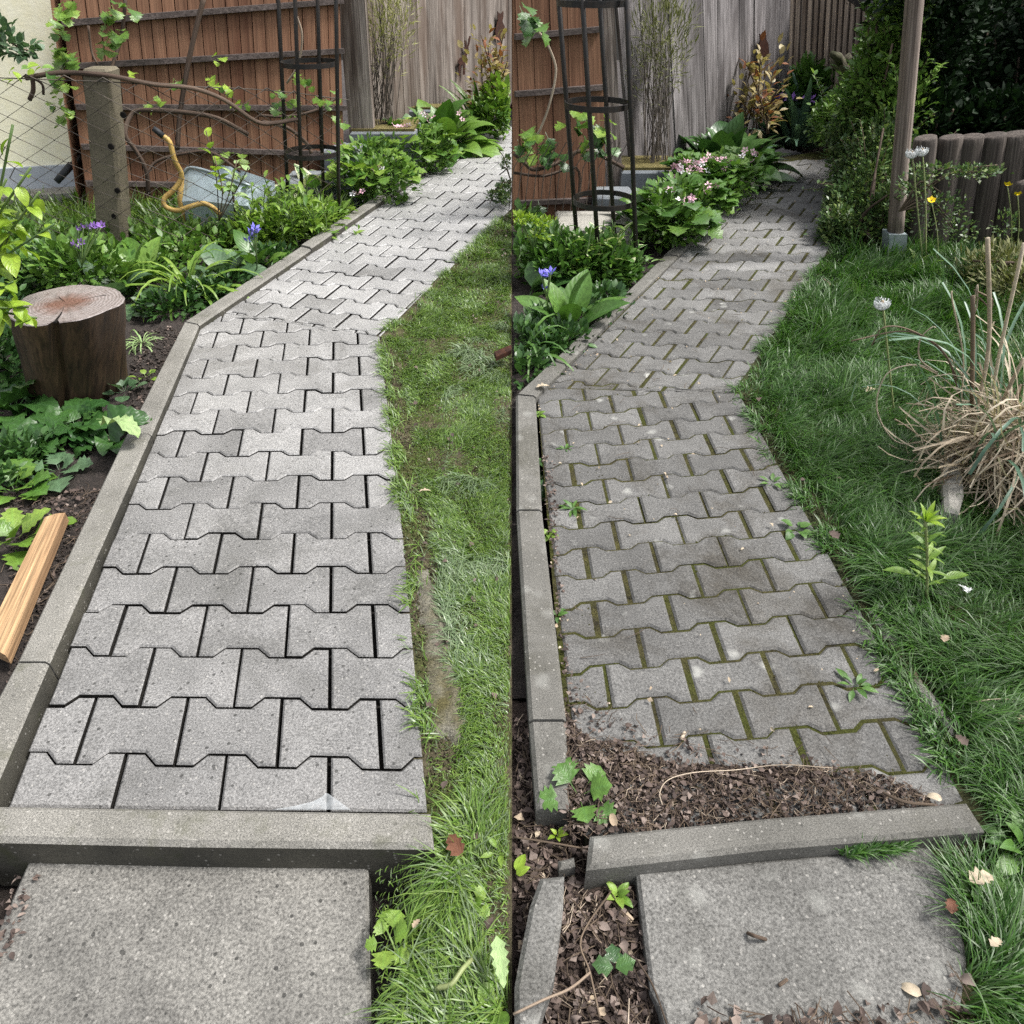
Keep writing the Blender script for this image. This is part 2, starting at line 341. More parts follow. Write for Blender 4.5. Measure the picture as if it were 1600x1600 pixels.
M['lf_moss'] = leafm('moss_sprig', (.10, .115, .035), (.19, .195, .075), .7, .15, vein=False)
M['lf_dry'] = leafm('dry_brown_leaf', (.04, .028, .024), (.14, .102, .084), .85, .1, c3=(.21, .165, .14), vein=False)
M['lf_pale'] = leafm('pale_dry_leaf', (.38, .29, .2), (.5, .42, .31), .8, .15, vein=False)
M['lf_rusty'] = leafm('red_brown_leaf', (.09, .035, .02), (.15, .06, .03), .7, .15)
M['lf_palegreen'] = leafm('pale_green_leaf', (.20, .32, .11), (.30, .40, .18), .6, .2)
M['lf_blue'] = leafm('blue_green_blade', (.07, .14, .09), (.14, .23, .15), .4, .15, vein=False)
M['straw'] = leafm('straw', (.34, .27, .19), (.58, .50, .38), .7, .15, c3=(.16, .115, .075), vein=False)
M['grass'] = leafm('lawn_grass', (.072, .15, .02), (.18, .27, .055), .38, .28, c3=(.16, .22, .11), vein=False)
M['pgrass'] = leafm('pale_wet_grass', (.10, .16, .07), (.20, .26, .14), .35, .2, vein=False)  # whitish glints on wet blades painted as a paler green
M['dgrass'] = leafm('long_lawn_grass', (.025, .082, .011), (.072, .165, .024), .42, .25, c3=(.11, .17, .075), vein=False)
M['stem'] = leafm('green_stem', (.06, .12, .03), (.12, .18, .05), .5, .1, vein=False)
M['pstem'] = leafm('pale_green_stem', (.20, .24, .09), (.26, .30, .13), .5, .1, vein=False)
# ---------------------------------------------------------------- leaves
PROF = {'ovate': lambda t: np.sin(np.pi * t ** .72) ** .85, 'lance': lambda t: np.sin(np.pi * t ** .85), 'round': lambda t: np.sqrt(np.clip(1 - (2 * t - 1) ** 2, 0, 1)),
        'heart': lambda t: np.where(t < .12, .75 + t * 2, 1) * np.clip(1 - t, 0, 1) ** .55, 'strap': lambda t: np.clip(.55 + t * 1.2, 0, 1) * np.clip((1 - t) * 2.2, 0, 1) ** .8,
        'lobed': lambda t: np.sin(np.pi * t ** .75) ** .7 * (1 - .38 * (np.arange(len(t)) % 2))}
def leafT(W=.4, prof='ovate', n=5, curl=.6, fold=.2, pet=0.0, wav=0.0, seed=0):
    rg = np.random.default_rng(seed); rows = []
    if pet > 0: rows += [(0, .012, 0), (pet * .97, .012, 0)]
    t = np.linspace(0, 1, n + 1); w = PROF[prof](t) * W / 2; w = np.maximum(w, .008)
    rows += [(pet + (1 - pet) * a, b, a) for a, b in zip(t, w)]
    V = []; E = []; LT = []; y = z = 0; prev = 0
    for i, (s, w, a) in enumerate(rows):
        ang = -curl * s * s; ds = s - prev; prev = s
        y += ds * math.cos(ang); z += ds * math.sin(ang)
        nx = -math.sin(ang); nz = math.cos(ang)
        for k in (-1, 0, 1):
            up = abs(k) * w * fold + (rg.uniform(-1, 1) * wav * w if k else 0)
            V.append((k * w, y + nx * up, z + nz * up)); E.append(abs(k)); LT.append(a)
    Q = []
    for i in range(len(rows) - 1):
        b = i * 3; Q += [(b, b + 1, b + 4, b + 3), (b + 1, b + 2, b + 5, b + 4)]
    return np.array(V), np.array(Q), np.array(E, float), np.array(LT, float)
def diamond(W=.5, bend=.15):
    return np.array([(0, 0, 0), (W / 2, .5, bend), (0, 1, 0), (-W / 2, .5, bend)], float), np.array([(0, 1, 2, 3)]), np.array([.5, 1, .5, 1.]), np.array([0, .5, 1, .5])
def hexleaf(W=.5, fold=.15):
    V = np.array([(0, 0, 0), (W * .42, .3, fold * .4), (W * .4, .65, fold * .3), (0, 1, -.08), (-W * .4, .65, fold * .3), (-W * .42, .3, fold * .4), (0, .3, 0), (0, .65, -.02)], float)
    return V, np.array([(0, 1, 6, 5), (6, 1, 2, 7), (5, 6, 7, 4), (7, 2, 3, 4)]), np.array([0, 1, 1, 0, 1, 1, 0, 0.]), np.array([0, .3, .65, 1, .65, .3, .3, .65])
def frame(yaw, el, roll=0.0):
    d = np.stack([np.cos(yaw) * np.cos(el), np.sin(yaw) * np.cos(el), np.sin(el)], -1)
    x = np.stack([np.sin(yaw), -np.cos(yaw), np.zeros_like(yaw)], -1)
    z = np.cross(x, d); c, s = np.cos(roll)[..., None], np.sin(roll)[..., None]
    return np.stack([x * c + z * s, d, z * c - x * s], -1)     # columns x y z
def bake(T, P, R, S, side=0, zmin=None):
    """one mesh of many leaves: templates T, positions P, frames R, sizes S; leaves that would cross the garden's edge are left off"""
    P = np.asarray(P, float); N = len(P); S = np.broadcast_to(np.asarray(S, float), (N,)); ti = RNG.integers(0, len(T), N)
    Vs, Qs, rn, ed, lt, k = [], [], [], [], [], 0
    for j, (V, Q, E, L) in enumerate(T):
        m = np.where(ti == j)[0]
        if not len(m): continue
        W = np.einsum('nij,vj->nvi', R[m], V) * S[m][:, None, None] + P[m][:, None, :]
        if side: W = W[(W[..., 0] * side).min(1) > .003]
        if zmin is not None: W = W[W[..., 2].min(1) > zmin]
        c = len(W)
        if not c: continue
        Vs.append(W.reshape(-1, 3)); Qs.append((Q[None] + (np.arange(c) * len(V))[:, None, None] + k).reshape(-1, Q.shape[1])); k += c * len(V)
        rn.append(np.repeat(RNG.random(c), len(V))); ed.append(np.tile(E, c)); lt.append(np.tile(L, c))
    if not Vs: return None
    return np.vstack(Vs), np.vstack(Qs), {'rnd': np.concatenate(rn), 'edge': np.concatenate(ed), 'lt': np.concatenate(lt)}
LM = {}
def leafmesh(key, mat):
    """shared leaf mesh for leaf objects"""
    k = (key, mat)
    if k not in LM:
        V, Q, E, L = leafT(**dict(key)); me = bpy.data.meshes.new('leaf'); me.from_pydata(V.tolist(), [], Q.tolist())
        for a, v in (('edge', E), ('lt', L)): me.attributes.new(a, 'FLOAT', 'POINT').data.foreach_set('value', v.astype('f'))
        me.polygons.foreach_set('use_smooth', np.ones(len(Q), bool)); me.materials.append(M[mat]); me.update(); LM[k] = (me, V)
    return LM[k]
def leafobj(parent, key, mat, p, yaw, el, roll, size, side, name='leaf', label=None):
    me, V = leafmesh(key, mat); R = frame(np.array(yaw), np.array(el), np.array(roll)) * size
    W = V @ R.T + p
    if (W[:, 0] * side).min() < .003: return None
    m = np.eye(4); m[:3, :3] = R; m[:3, 3] = p
    return place(name, me, parent, m, label)
def K(**k): return tuple(sorted(k.items()))
def rosette(name, label, cat, p, n, key, mat, L, side, el=(20, 75), spread=.03, group=None, yaw=None, keys=None, lname='leaf'):
    t = thing(name, label, cat, p, group); p = np.asarray(p, float)
    for i in range(n):
        f = (i + .5) / n; a = (i * 2.39996 + random.uniform(-.3, .3)) if yaw is None else random.uniform(*yaw)
        e = math.radians(el[1] + (el[0] - el[1]) * f ** .8 + random.uniform(-6, 6))
        q = p + np.array([math.cos(a), math.sin(a), 0]) * spread * f
        leafobj(t, random.choice(keys) if keys else key, mat, q, a, e, random.uniform(-.25, .25), random.uniform(*L), side, lname)
    return t
def petals(n=5, r=1.0, w=.5, cup=.3, inner=.15):
    V = []; F = []
    for i in range(n):
        a = i * 2 * math.pi / n; d = np.array([math.cos(a), math.sin(a), 0]); s = np.array([-math.sin(a), math.cos(a), 0]); k = len(V)
        V += [d * inner * r, d * .6 * r + s * w * r * .5 + [0, 0, cup * r * .5], d * r + [0, 0, cup * r], d * .6 * r - s * w * r * .5 + [0, 0, cup * r * .5]]
        F.append((k, k + 1, k + 2, k + 3))
    return np.array(V), F
FM = {}
def flower(parent, p, r, mat, tilt=(0, 0), name='flower', n=5, w=.6, cup=.3):
    k = (mat, n, w, cup)
    if k not in FM:
        V, F = petals(n, 1, w, cup); me = bpy.data.meshes.new('flower'); me.from_pydata(V.tolist(), [], F); me.materials.append(M[mat]); FM[k] = me
    R = frame(np.array(random.uniform(0, 6.28)), np.array(tilt[0]), np.array(tilt[1])) * r
    m = np.eye(4); m[:3, :3] = R; m[:3, 3] = p; return place(name, FM[k], parent, m)
# ================================================================ THE GROUND
GP = lambda L, z=0.0: np.array([g(x, y, z)[:2] for x, y in L])
LE = GP([(-330, 2061), (5, 1262), (313, 512), (778, 190)]); RE = GP([(700, 1640), (666, 1265), (629, 832), (594, 524), (800, 324)])      # edges of the clean path
LE2 = GP([(905, 1330), (888, 1120), (839, 612), (1080, 383), (1219, 245)]); RE2 = GP([(1720, 1632), (1510, 1253), (1262, 805), (1152, 607), (1298, 386), (1340, 240)])
def xon(E_, y): return np.interp(y, E_[:, 1], E_[:, 0])
PATH1 = GP([(4, 1264), (312, 507), (778, 190), (805, 180), (805, 320), (597, 521), (629, 832), (667, 1266)])
PATH2 = GP([(895, 1290), (839, 612), (1080, 383), (1219, 245), (1300, 232), (1298, 386), (1152, 607), (1262, 805), (1512, 1256)])
SLAB1 = GP([(47, 1337), (575, 1343), (580, 1700), (-120, 1700)]); SLAB2 = GP([(994, 1362), (1450, 1320), (1475, 1350), (1497, 1397), (1507, 1490), (1480, 1660), (1060, 1660), (1017, 1545)])
KERB1 = GP([(0, 1262), (672, 1270), (680, 1345), (-60, 1345)]); KERB2 = GP([(916, 1304), (1510, 1252), (1542, 1300), (1025, 1365), (917, 1382)])
def ground(name, x0, x1, y0, y1, st, zf, mat, label, keep=None):
    xs = np.arange(x0, x1 + st / 2, st); ys = np.arange(y0, y1 + st / 2, st); X, Y = np.meshgrid(xs, ys)
    Z = zf(X, Y); nx, ny = len(xs), len(ys); i = np.arange(nx * ny).reshape(ny, nx)
    Q = np.stack([i[:-1, :-1], i[:-1, 1:], i[1:, 1:], i[1:, :-1]], -1).reshape(-1, 4)
    if keep is not None:
        c = keep((X[:-1, :-1] + st / 2).ravel(), (Y[:-1, :-1] + st / 2).ravel()); Q = Q[c]
    o = part(name, (np.stack([X, Y, Z], -1).reshape(-1, 3), Q), M[mat], label=label, kind='structure', smooth=True)
    return o
zbed = lambda x, y: -.05 + .05 * (fbm(x * 9, y * 9, 1) - .5) + .035 * (fbm(x * 38, y * 38, 2) - .5)
def zlawn(x, y):
    z = -.022 + .03 * (fbm(x * 7, y * 7, 3) - .5) + .015 * (fbm(x * 40, y * 40, 4) - .5)
    d = np.abs(x - np.where(x < 0, xon(RE, y), xon(RE2, y))); k = np.exp(-(d / .045) ** 2) * (y > .70)
    return np.where(d < .06, np.minimum(z * (1 - k) - .005 * k, -.004), z)
ground('ground', -9, 9, -1, 14, .5, lambda x, y: x * 0 - .16, 'soil', 'dark earth under the whole garden')
bedL = lambda x, y: x < xon(LE, y) - .02
ground('soil', -3.2, 0, .25, 5.2, .02, zbed, 'soil', 'wet dark bed soil left of the clean path', bedL)
ground('soil', -7.0, 0, 5.2, 10.5, .10, lambda x, y: zbed(x, y), 'soil', 'bed soil before the grey fence beside the clean path', bedL)
ground('soil', -7.0, -3.2, .3, 5.2, .10, zbed, 'soil', 'earth beside the cream house')
ground('lawn', -.86, 0, .2, 6.5, .02, zlawn, 'lawnsoil', 'mown lawn ground right of the clean path', lambda x, y: x > xon(RE, y) - .02)
bedR = lambda x, y: (x < xon(LE2, y) - .02) | (y < g(900, 1290)[1])
zbr = lambda x, y: zbed(x, y) + .02
ground('soil', .0, .9, .2, 1.06, .0125, lambda x, y: -.045 + .04 * (fbm(x * 12, y * 12, 5) - .5) + .03 * (fbm(x * 45, y * 45, 6) - .5), 'msoil', 'brown soil strewn with dead leaves left of the dirty path slab')
ground('soil', .0, 2.2, 1.06, 5.2, .02, zbr, 'soil', 'bed soil left of the dirty path', lambda x, y: x < xon(LE2, y) - .02)
ground('soil', .0, 5.0, 5.2, 10.5, .1, zbr, 'soil', 'bed soil before the slatted wall beyond the dirty path', lambda x, y: x < xon(LE2, y) - .02)
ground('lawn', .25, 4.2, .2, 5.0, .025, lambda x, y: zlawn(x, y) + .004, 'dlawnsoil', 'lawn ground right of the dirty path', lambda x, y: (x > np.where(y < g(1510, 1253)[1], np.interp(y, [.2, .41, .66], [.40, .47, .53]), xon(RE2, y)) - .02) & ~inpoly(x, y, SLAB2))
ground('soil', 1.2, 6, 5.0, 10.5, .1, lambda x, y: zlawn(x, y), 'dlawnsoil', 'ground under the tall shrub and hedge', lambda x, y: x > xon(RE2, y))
# ================================================================ THE TWO PAVED PATHS
HLA = np.array([[158.701, 42.7922, 20.6345], [-9.86193, -3.56531, 1231.59], [-0.0106834, 0.0812499, 1.0]])
HRA = np.array([[148.118, 43.8561, 909.755], [-13.3411, -5.37011, 1279.32], [-0.000818882, 0.0582457, 1.0]])
HLB = np.array([[43.0162, 36.3711, 302.703], [-6.04273, -4.88769, 469.427], [-0.0280596, 0.0271621, 1.0]])
HRB = np.array([[45.5418, 44.9529, 873.615], [-9.08638, -5.76021, 582.819], [-0.0227456, 0.026721, 1.0]])
def grid(H, u, v): q = H @ np.array([u, v, 1.0]); return g(q[0] / q[2], q[1] / q[2])[:2]
def halfplane(a, b, keep):            # line through two ground points; keep the side of a third
    a, b, keep = map(np.asarray, (a, b, keep)); n = np.array([b[1] - a[1], a[0] - b[0]]); n = n / np.linalg.norm(n)
    if n @ (keep - a) < 0: n = -n
    return n, n @ a
def clip(P, hps):
    for n, c in hps:
        out = []; m = len(P)
        for i in range(m):
            p, q = P[i], P[(i + 1) % m]; dp, dq = n @ p - c, n @ q - c
            if dp >= 0: out.append(p)
            if (dp < 0) != (dq < 0): out.append(p + (q - p) * (dp / (dp - dq)))
        P = out
        if len(P) < 3: return None
    R = [P[0]]
    for p in P[1:]:
        if np.linalg.norm(p - R[-1]) > .0015: R.append(p)
    if np.linalg.norm(R[0] - R[-1]) < .0015: R.pop()
    P = np.array(R)
    if len(P) < 3: return None
    A = .5 * np.sum(P[:, 0] * np.roll(P[:, 1], -1) - P[:, 1] * np.roll(P[:, 0], -1))
    if abs(A) < .0003: return None
    return P if A > 0 else P[::-1]
def inset(P, d):
    a = P - np.roll(P, 1, 0); b = np.roll(P, -1, 0) - P
    a /= np.linalg.norm(a, axis=1)[:, None]; b /= np.linalg.norm(b, axis=1)[:, None]
    na = np.stack([-a[:, 1], a[:, 0]], 1); nb = np.stack([-b[:, 1], b[:, 0]], 1)
    m = na + nb; k = 1 + np.sum(na * nb, 1)
    return P + m / np.maximum(k, .5)[:, None] * d
S1 = .185
def outline(u, v, gl, gr, gv, amp=.095):
    t, lo = .5 + amp, .5 - amp; a = [(0, t), (S1, t), (.5 - S1, lo), (.5 + S1, lo), (1 - S1, t), (1, t)]
    up = [(u + min(max(x, gl), 1 - gr), v + y - gv) for x, y in a]; dn = [(u + min(max(x, gl), 1 - gr), v - y + gv) for x, y in a]
    return up[::-1] + dn
def paver(path, P, mat, bev, tilt, zj):
    c = P.mean(0); ta, tb = random.gauss(0, tilt), random.gauss(0, tilt); dz = random.gauss(0, zj)
    Pi = inset(P, bev); n = len(P)
    zz = lambda q: dz + ta * (q[0] - c[0]) + tb * (q[1] - c[1])
    V = [(p[0] - c[0], p[1] - c[1], -.055) for p in P] + [(p[0] - c[0], p[1] - c[1], zz(p) - bev * .9) for p in P] + [(p[0] - c[0], p[1] - c[1], zz(p)) for p in Pi]
    F = [tuple(range(2 * n, 3 * n))] + [(k * n + i, k * n + (i + 1) % n, (k + 1) * n + (i + 1) % n, (k + 1) * n + i) for k in (0, 1) for i in range(n)]
    me = bpy.data.meshes.new('paver'); me.from_pydata(V, [], F); me.materials.append(mat); me.materials.append(M['mdirt' if path is path2 else 'jdirt']); me.polygons.foreach_set('material_index', [0] + [1] * n + [0] * n); me.update()
    m = np.eye(4); m[:3, 3] = (c[0], c[1], 0); place('paver', me, path, m)
def pave(path, H, vs, us, hps, mat, gap, gv, bev, tilt, zj, skip=None, edge=None):
    for v in vs:
        for k in us:
            u = k + .5 * (v % 2)
            if skip and skip(u, v): continue
            P = [grid(H, a, b) for a, b in outline(u, v, gap(u, v), gap(u + 1, v), gv)]
            P = clip(np.array(P), hps)
            if P is not None: paver(path, P, mat(v) if callable(mat) else mat, bev, tilt, zj)
G2 = lambda x, y: g(x, y)[:2]
def bedding(label, PL, mat, z):
    me = bpy.data.meshes.new('path'); me.from_pydata([(p[0], p[1], z) for p in PL], [], [tuple(range(len(PL)))]); me.materials.append(M[mat])
    o = bpy.data.objects.new('path', me); o['kind'] = 'structure'; o['label'] = label; return reg(o, (0, 0, 0))
X0L = (np.array([-1., 0]), .003); X0R = (np.array([1., 0]), .003)
cl1 = [p for p in PATH1]; PB1 = clip(np.array(cl1), [X0L])
path1 = bedding('clean light grey path of interlocking concrete pavers, joints dark and empty', PATH1 * [1, 1] - [[max(0, p[0]), 0] for p in PATH1], 'bed', -.03)
path2 = bedding('dirty lichen-spotted grey path of interlocking concrete pavers, joints mossy', PATH2, 'moss', -.0055)
MID1, MIDB1 = G2(420, 800), G2(640, 350)
fold1 = (G2(348, 489), G2(594, 525.5)); fold1b = (G2(348, 488.4), G2(594, 524.9))
gapL = lambda u, v: (.022 if u < 2 else .017) + .005 * math.sin(u * 5 + v * 3.1)
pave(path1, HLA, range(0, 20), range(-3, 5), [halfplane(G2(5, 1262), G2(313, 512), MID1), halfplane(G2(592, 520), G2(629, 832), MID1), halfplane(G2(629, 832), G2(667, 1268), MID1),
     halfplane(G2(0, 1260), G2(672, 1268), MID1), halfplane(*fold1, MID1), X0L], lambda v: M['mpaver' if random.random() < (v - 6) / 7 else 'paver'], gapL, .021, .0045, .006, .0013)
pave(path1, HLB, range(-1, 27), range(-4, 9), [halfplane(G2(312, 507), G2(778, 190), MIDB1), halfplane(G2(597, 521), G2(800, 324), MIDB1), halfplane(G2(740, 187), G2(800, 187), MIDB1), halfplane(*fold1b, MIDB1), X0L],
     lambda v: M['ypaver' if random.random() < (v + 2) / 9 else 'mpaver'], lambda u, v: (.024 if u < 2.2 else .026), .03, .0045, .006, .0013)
MID2, MIDB2 = G2(1060, 900), G2(1150, 450)
fold2 = (G2(837, 605), G2(1154, 614)); fold2b = (G2(837, 604.3), G2(1154, 613.3))
gapR = lambda u, v: .025 + .012 * math.sin(u * 4.3 + v * 2.7)
pave(path2, HRA, range(0, 20), range(-3, 6), [halfplane(G2(839, 612), G2(888, 1120), MID2), halfplane(G2(1152, 607), G2(1510, 1253), MID2), halfplane(G2(922, 1304), G2(1510, 1253), MID2), halfplane(*fold2, MID2)],
     M['dpaver'], gapR, .022, .006, .008, .0016)
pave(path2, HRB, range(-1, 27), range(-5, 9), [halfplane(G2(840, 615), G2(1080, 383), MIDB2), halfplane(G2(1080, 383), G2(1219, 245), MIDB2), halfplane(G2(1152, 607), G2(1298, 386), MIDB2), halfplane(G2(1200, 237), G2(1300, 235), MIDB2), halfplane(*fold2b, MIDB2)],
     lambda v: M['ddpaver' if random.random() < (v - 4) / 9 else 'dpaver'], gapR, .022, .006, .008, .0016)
# ---- kerb stones: a strip between an inner and an outer edge line, cut into stones
def kerbrun(parent, inner, outer, cuts, mat, ztop=.028, gap=.003, rough=.0):
    """inner, outer: pixel polylines of the top face (same count); cuts: (polyline position) pairs"""
    I = [g(x, y, ztop) for x, y in inner]; O = [g(x, y, ztop) for x, y in outer]
    def on(Pl, s): i = min(int(s), len(Pl) - 2); return lerp(Pl[i], Pl[i + 1], s - i)
    for a, b in zip(cuts[:-1], cuts[1:]):
        ss = [a + .004] + [k for k in range(len(I)) if a < k < b] + [b - .004]
        dz = random.gauss(0, .003)
        i_ = [on(I, s) for s in ss]; o_ = [on(O, s) for s in ss]; mb = MB(); n = len(ss); bv = .008
        rows = []
        for p, q in zip(i_, o_):
            d = (q - p) / np.linalg.norm(q - p)
            rows.append([p + [0, 0, -.13], p + [0, 0, dz - bv], p + d * bv + [0, 0, dz], q - d * bv + [0, 0, dz], q + [0, 0, dz - bv], q + [0, 0, -.13]])
        V = [v for r in rows for v in r]; F = [(k * 6 + j, (k + 1) * 6 + j, (k + 1) * 6 + j + 1, k * 6 + j + 1) for k in range(n - 1) for j in range(5)]
        F += [tuple(range(6)), tuple((n - 1) * 6 + j for j in range(5, -1, -1))]
        o = part('kerb_stone', mb.add(V, F).vf, M[mat], parent)
        if mat == 'kerb': o.data.materials.append(M['algae']); o.data.polygons.foreach_set('material_index', [1 if f % 5 == 0 and f < 5 * (n - 1) else 0 for f in range(len(F))])
def struct(name, label): return thing(name, label, None, (0, 0, 0), kind='structure')
k1 = struct('kerb', 'long row of pale kerb stones along the clean path beside the log')
kerbrun(k1, [(-40, 1300), (75, 1035), (235, 677), (310, 506)], [(-120, 1300), (24, 1035), (196, 677), (287, 501)], [0, 1, 2, 3], 'kerb')
kerbrun(k1, [(310, 506), (486, 388), (606, 307), (693, 247), (778, 188)], [(287, 501), (469, 384), (592, 304), (678, 244), (765, 187)], [0, 1, 2, 3, 4], 'kerb')
k2 = struct('kerb', 'row of weathered kerb stones along the dirty path')
kerbrun(k2, [(890, 1262), (885, 1125), (847, 797), (837, 620)], [(838, 1262), (827, 1125), (807, 797), (806, 617)], [0, 1, 2, 3], 'dkerb', .022)
kerbrun(k2, [(837, 620), (975, 479), (1060, 399), (1140, 322), (1219, 243)], [(806, 617), (957, 476), (1037, 398), (1120, 322), (1204, 243)], [0, 1, 2, 3, 4], 'dkerb', .018)
def bar(name, label, cat, top, z, h, mat, bev=.007, parent=None):
    """a block given by its top corners in the photo, top at z, height h"""
    P = np.array([g(x, y, z) for x, y in top]); A = .5 * np.sum(P[:, 0] * np.roll(P[:, 1], -1) - P[:, 1] * np.roll(P[:, 0], -1))
    if A < 0: P = P[::-1]
    Pi = inset(P[:, :2], bev); n = len(P)
    V = [(p[0], p[1], z - h) for p in P] + [(p[0], p[1], z - bev) for p in P] + [(p[0], p[1], z) for p in Pi]
    F = [tuple(range(2 * n, 3 * n))] + [(k * n + i, k * n + (i + 1) % n, (k + 1) * n + (i + 1) % n, (k + 1) * n + i) for k in (0, 1) for i in range(n)]
    t = part(name, (V, F), M[mat], label=label, cat=cat)
    if mat in ('kerb', 'slab'): t.data.materials.append(M['algae']); t.data.polygons.foreach_set('material_index', [0] + [1] * n + [0] * n)
    return t
bar('kerb_block', 'long pale concrete kerb lying across the near end of the clean path', 'kerb stone', [(-60, 1256), (300, 1262), (672, 1268), (678, 1324), (300, 1320), (-60, 1312)], .03, .17, 'kerb', .009)
bar('concrete_slab', 'large square pale concrete slab before the clean path', 'slab', [(47, 1337), (575, 1343), (582, 1720), (-125, 1720)], -.05, .06, 'slab', .006)
bar('kerb_block', 'long weathered kerb lying across the near end of the dirty path', 'kerb stone', [(922, 1304), (1200, 1276), (1512, 1252), (1541, 1297), (1200, 1325), (1025, 1345), (916, 1357)], .03, .09, 'dkerb', .008)
bar('concrete_slab', 'large weathered concrete slab with a clipped corner before the dirty path', 'slab', [(994, 1362), (1452, 1320), (1476, 1350), (1500, 1410), (1512, 1500), (1500, 1700), (1065, 1700), (1032, 1572), (1017, 1545)], -.012, .06, 'dslab', .006)
bar('kerb_fragment', 'broken tapering kerb piece lying in dead leaves left of the weathered slab', 'kerb stone', [(844, 1370), (882, 1366), (880, 1420), (866, 1525), (826, 1640), (804, 1640), (804, 1540), (812, 1495), (828, 1415)], .02, .09, 'dslab', .008)
bar('concrete_lump', 'small grey concrete lump in dead leaves above the broken kerb piece', 'concrete lump', [(872, 1344), (897, 1338), (899, 1352), (874, 1358)], -.005, .06, 'dkerb', .005)
# edge concrete haunching beside both paths
def rough_sheet(name, label, px, top, mat, zl):
    """crumbling concrete: a shallow hump that dives into the soil at its rim"""
    P = GP(px); x0, y0 = P.min(0); x1, y1 = P.max(0); s = .006
    xs = np.arange(x0, x1, s); ys = np.arange(y0, y1, s); X, Y = np.meshgrid(xs, ys); i = np.arange(X.size).reshape(X.shape)
    d = np.full(X.shape, 9.); n = len(P)
    for k in range(n):
        a, b = P[k], P[(k + 1) % n]; e = b - a; t = np.clip(((X - a[0]) * e[0] + (Y - a[1]) * e[1]) / (e @ e), 0, 1); d = np.minimum(d, np.hypot(X - a[0] - t * e[0], Y - a[1] - t * e[1]))
    d = np.where(inpoly(X, Y, P), d, -d) + .035 * (fbm(X * 22, Y * 22, 9) - .5); Z = zl(X, Y) - .006 + np.clip(d, -.02, .035) * .55 + .006 * (fbm(X * 60, Y * 60, 8) - .5)
    Q = np.stack([i[:-1, :-1], i[:-1, 1:], i[1:, 1:], i[1:, :-1]], -1).reshape(-1, 4); Q = Q[(Z - zl(X, Y))[:-1, :-1].ravel() > -.012]
    return part(name, (np.stack([X, Y, np.minimum(Z, top)], -1).reshape(-1, 3), Q), M[mat], label=label, kind='structure', smooth=True)
rough_sheet('ground', 'bare concrete haunch showing between the clean path and the lawn', [(640, 880), (672, 880), (715, 980), (745, 1130), (715, 1180), (665, 1140), (652, 1000)], -.004, 'haunch', zlawn)
rough_sheet('ground', 'concrete haunch showing between the dirty path and the lawn', [(1300, 870), (1322, 880), (1350, 935), (1390, 960), (1440, 1030), (1515, 1130), (1500, 1165), (1440, 1110), (1380, 1000)], -.003, 'ghaunch', lambda x, y: zlawn(x, y) + .004)
# ================================================================ WALLS AND FENCES
def boards(parent, name, A, B, n, px0, px1, y0, y1, z0, z1, mat, th=.022, gap=.0025, proud=.004, jit=.0, off=0.0, cutx=None, tops=None):
    """n upright boards on the vertical plane A-B; px0/px1: their first and last edges at photo height y0 (top) and y1 (bottom)"""
    A = np.asarray(A, float); u = np.asarray(B, float) - A; L = np.linalg.norm(u); u /= L; nrm = np.array([u[1], -u[0], 0])
    es = []
    for i in range(n + 1):
        f = i / n + (random.uniform(-jit, jit) / n if 0 < i < n else 0)
        t = onw(px0[0] + (px0[1] - px0[0]) * f, y0, A, B); b = onw(px1[0] + (px1[1] - px1[0]) * f, y1, A, B)
        d = (t - b) / (t[2] - b[2]); es.append((b + d * (z0 - b[2]), b + d * (z1 - b[2])))
    for i in range(n):
        (b0, t0), (b1, t1) = es[i], es[i + 1]; e = (off + random.uniform(0, proud)); q = nrm * e; r = nrm * (e - th); w = u * gap / 2
        if tops is not None: k = tops(i / n) - z1; t0 = t0 + (t0 - b0) / (z1 - z0) * k; t1 = t1 + (t1 - b1) / (z1 - z0) * k
        if cutx is not None:
            c_ = []
            for P_ in (b0, t0, b1, t1):
                m_ = .006 - P_[0] * cutx
                c_.append(P_ + u * (m_ * cutx / u[0]) if m_ > 0 else P_)
            b0, t0, b1, t1 = c_
            if np.linalg.norm(b1 - b0) + np.linalg.norm(t1 - t0) < .02: continue
        mb = MB(); mb.hexa([b0 + q + w, b1 + q - w, b1 + r - w, b0 + r + w], [t0 + q + w, t1 + q - w, t1 + r - w, t0 + r + w])
        part(name, mb.vf, M[mat], parent)
def battens(parent, A, B, rows, mat, h=.028, d=.03, off=.006, ends=None):
    A = np.asarray(A, float); u = np.asarray(B, float) - A; u /= np.linalg.norm(u); nrm = np.array([u[1], -u[0], 0])
    for (xa, ya, xb, yb) in rows:
        a, b = onw(xa, ya, A, B), onw(xb, yb, A, B); mb = MB(); up = np.array([0, 0, h / 2])
        f, k = nrm * (off + d), nrm * (off - .002)
        mb.hexa([a + f - up, b + f - up, b + k - up, a + k - up], [a + f + up, b + f + up, b + k + up, a + k + up]); part('batten', mb.vf, M[mat], parent)
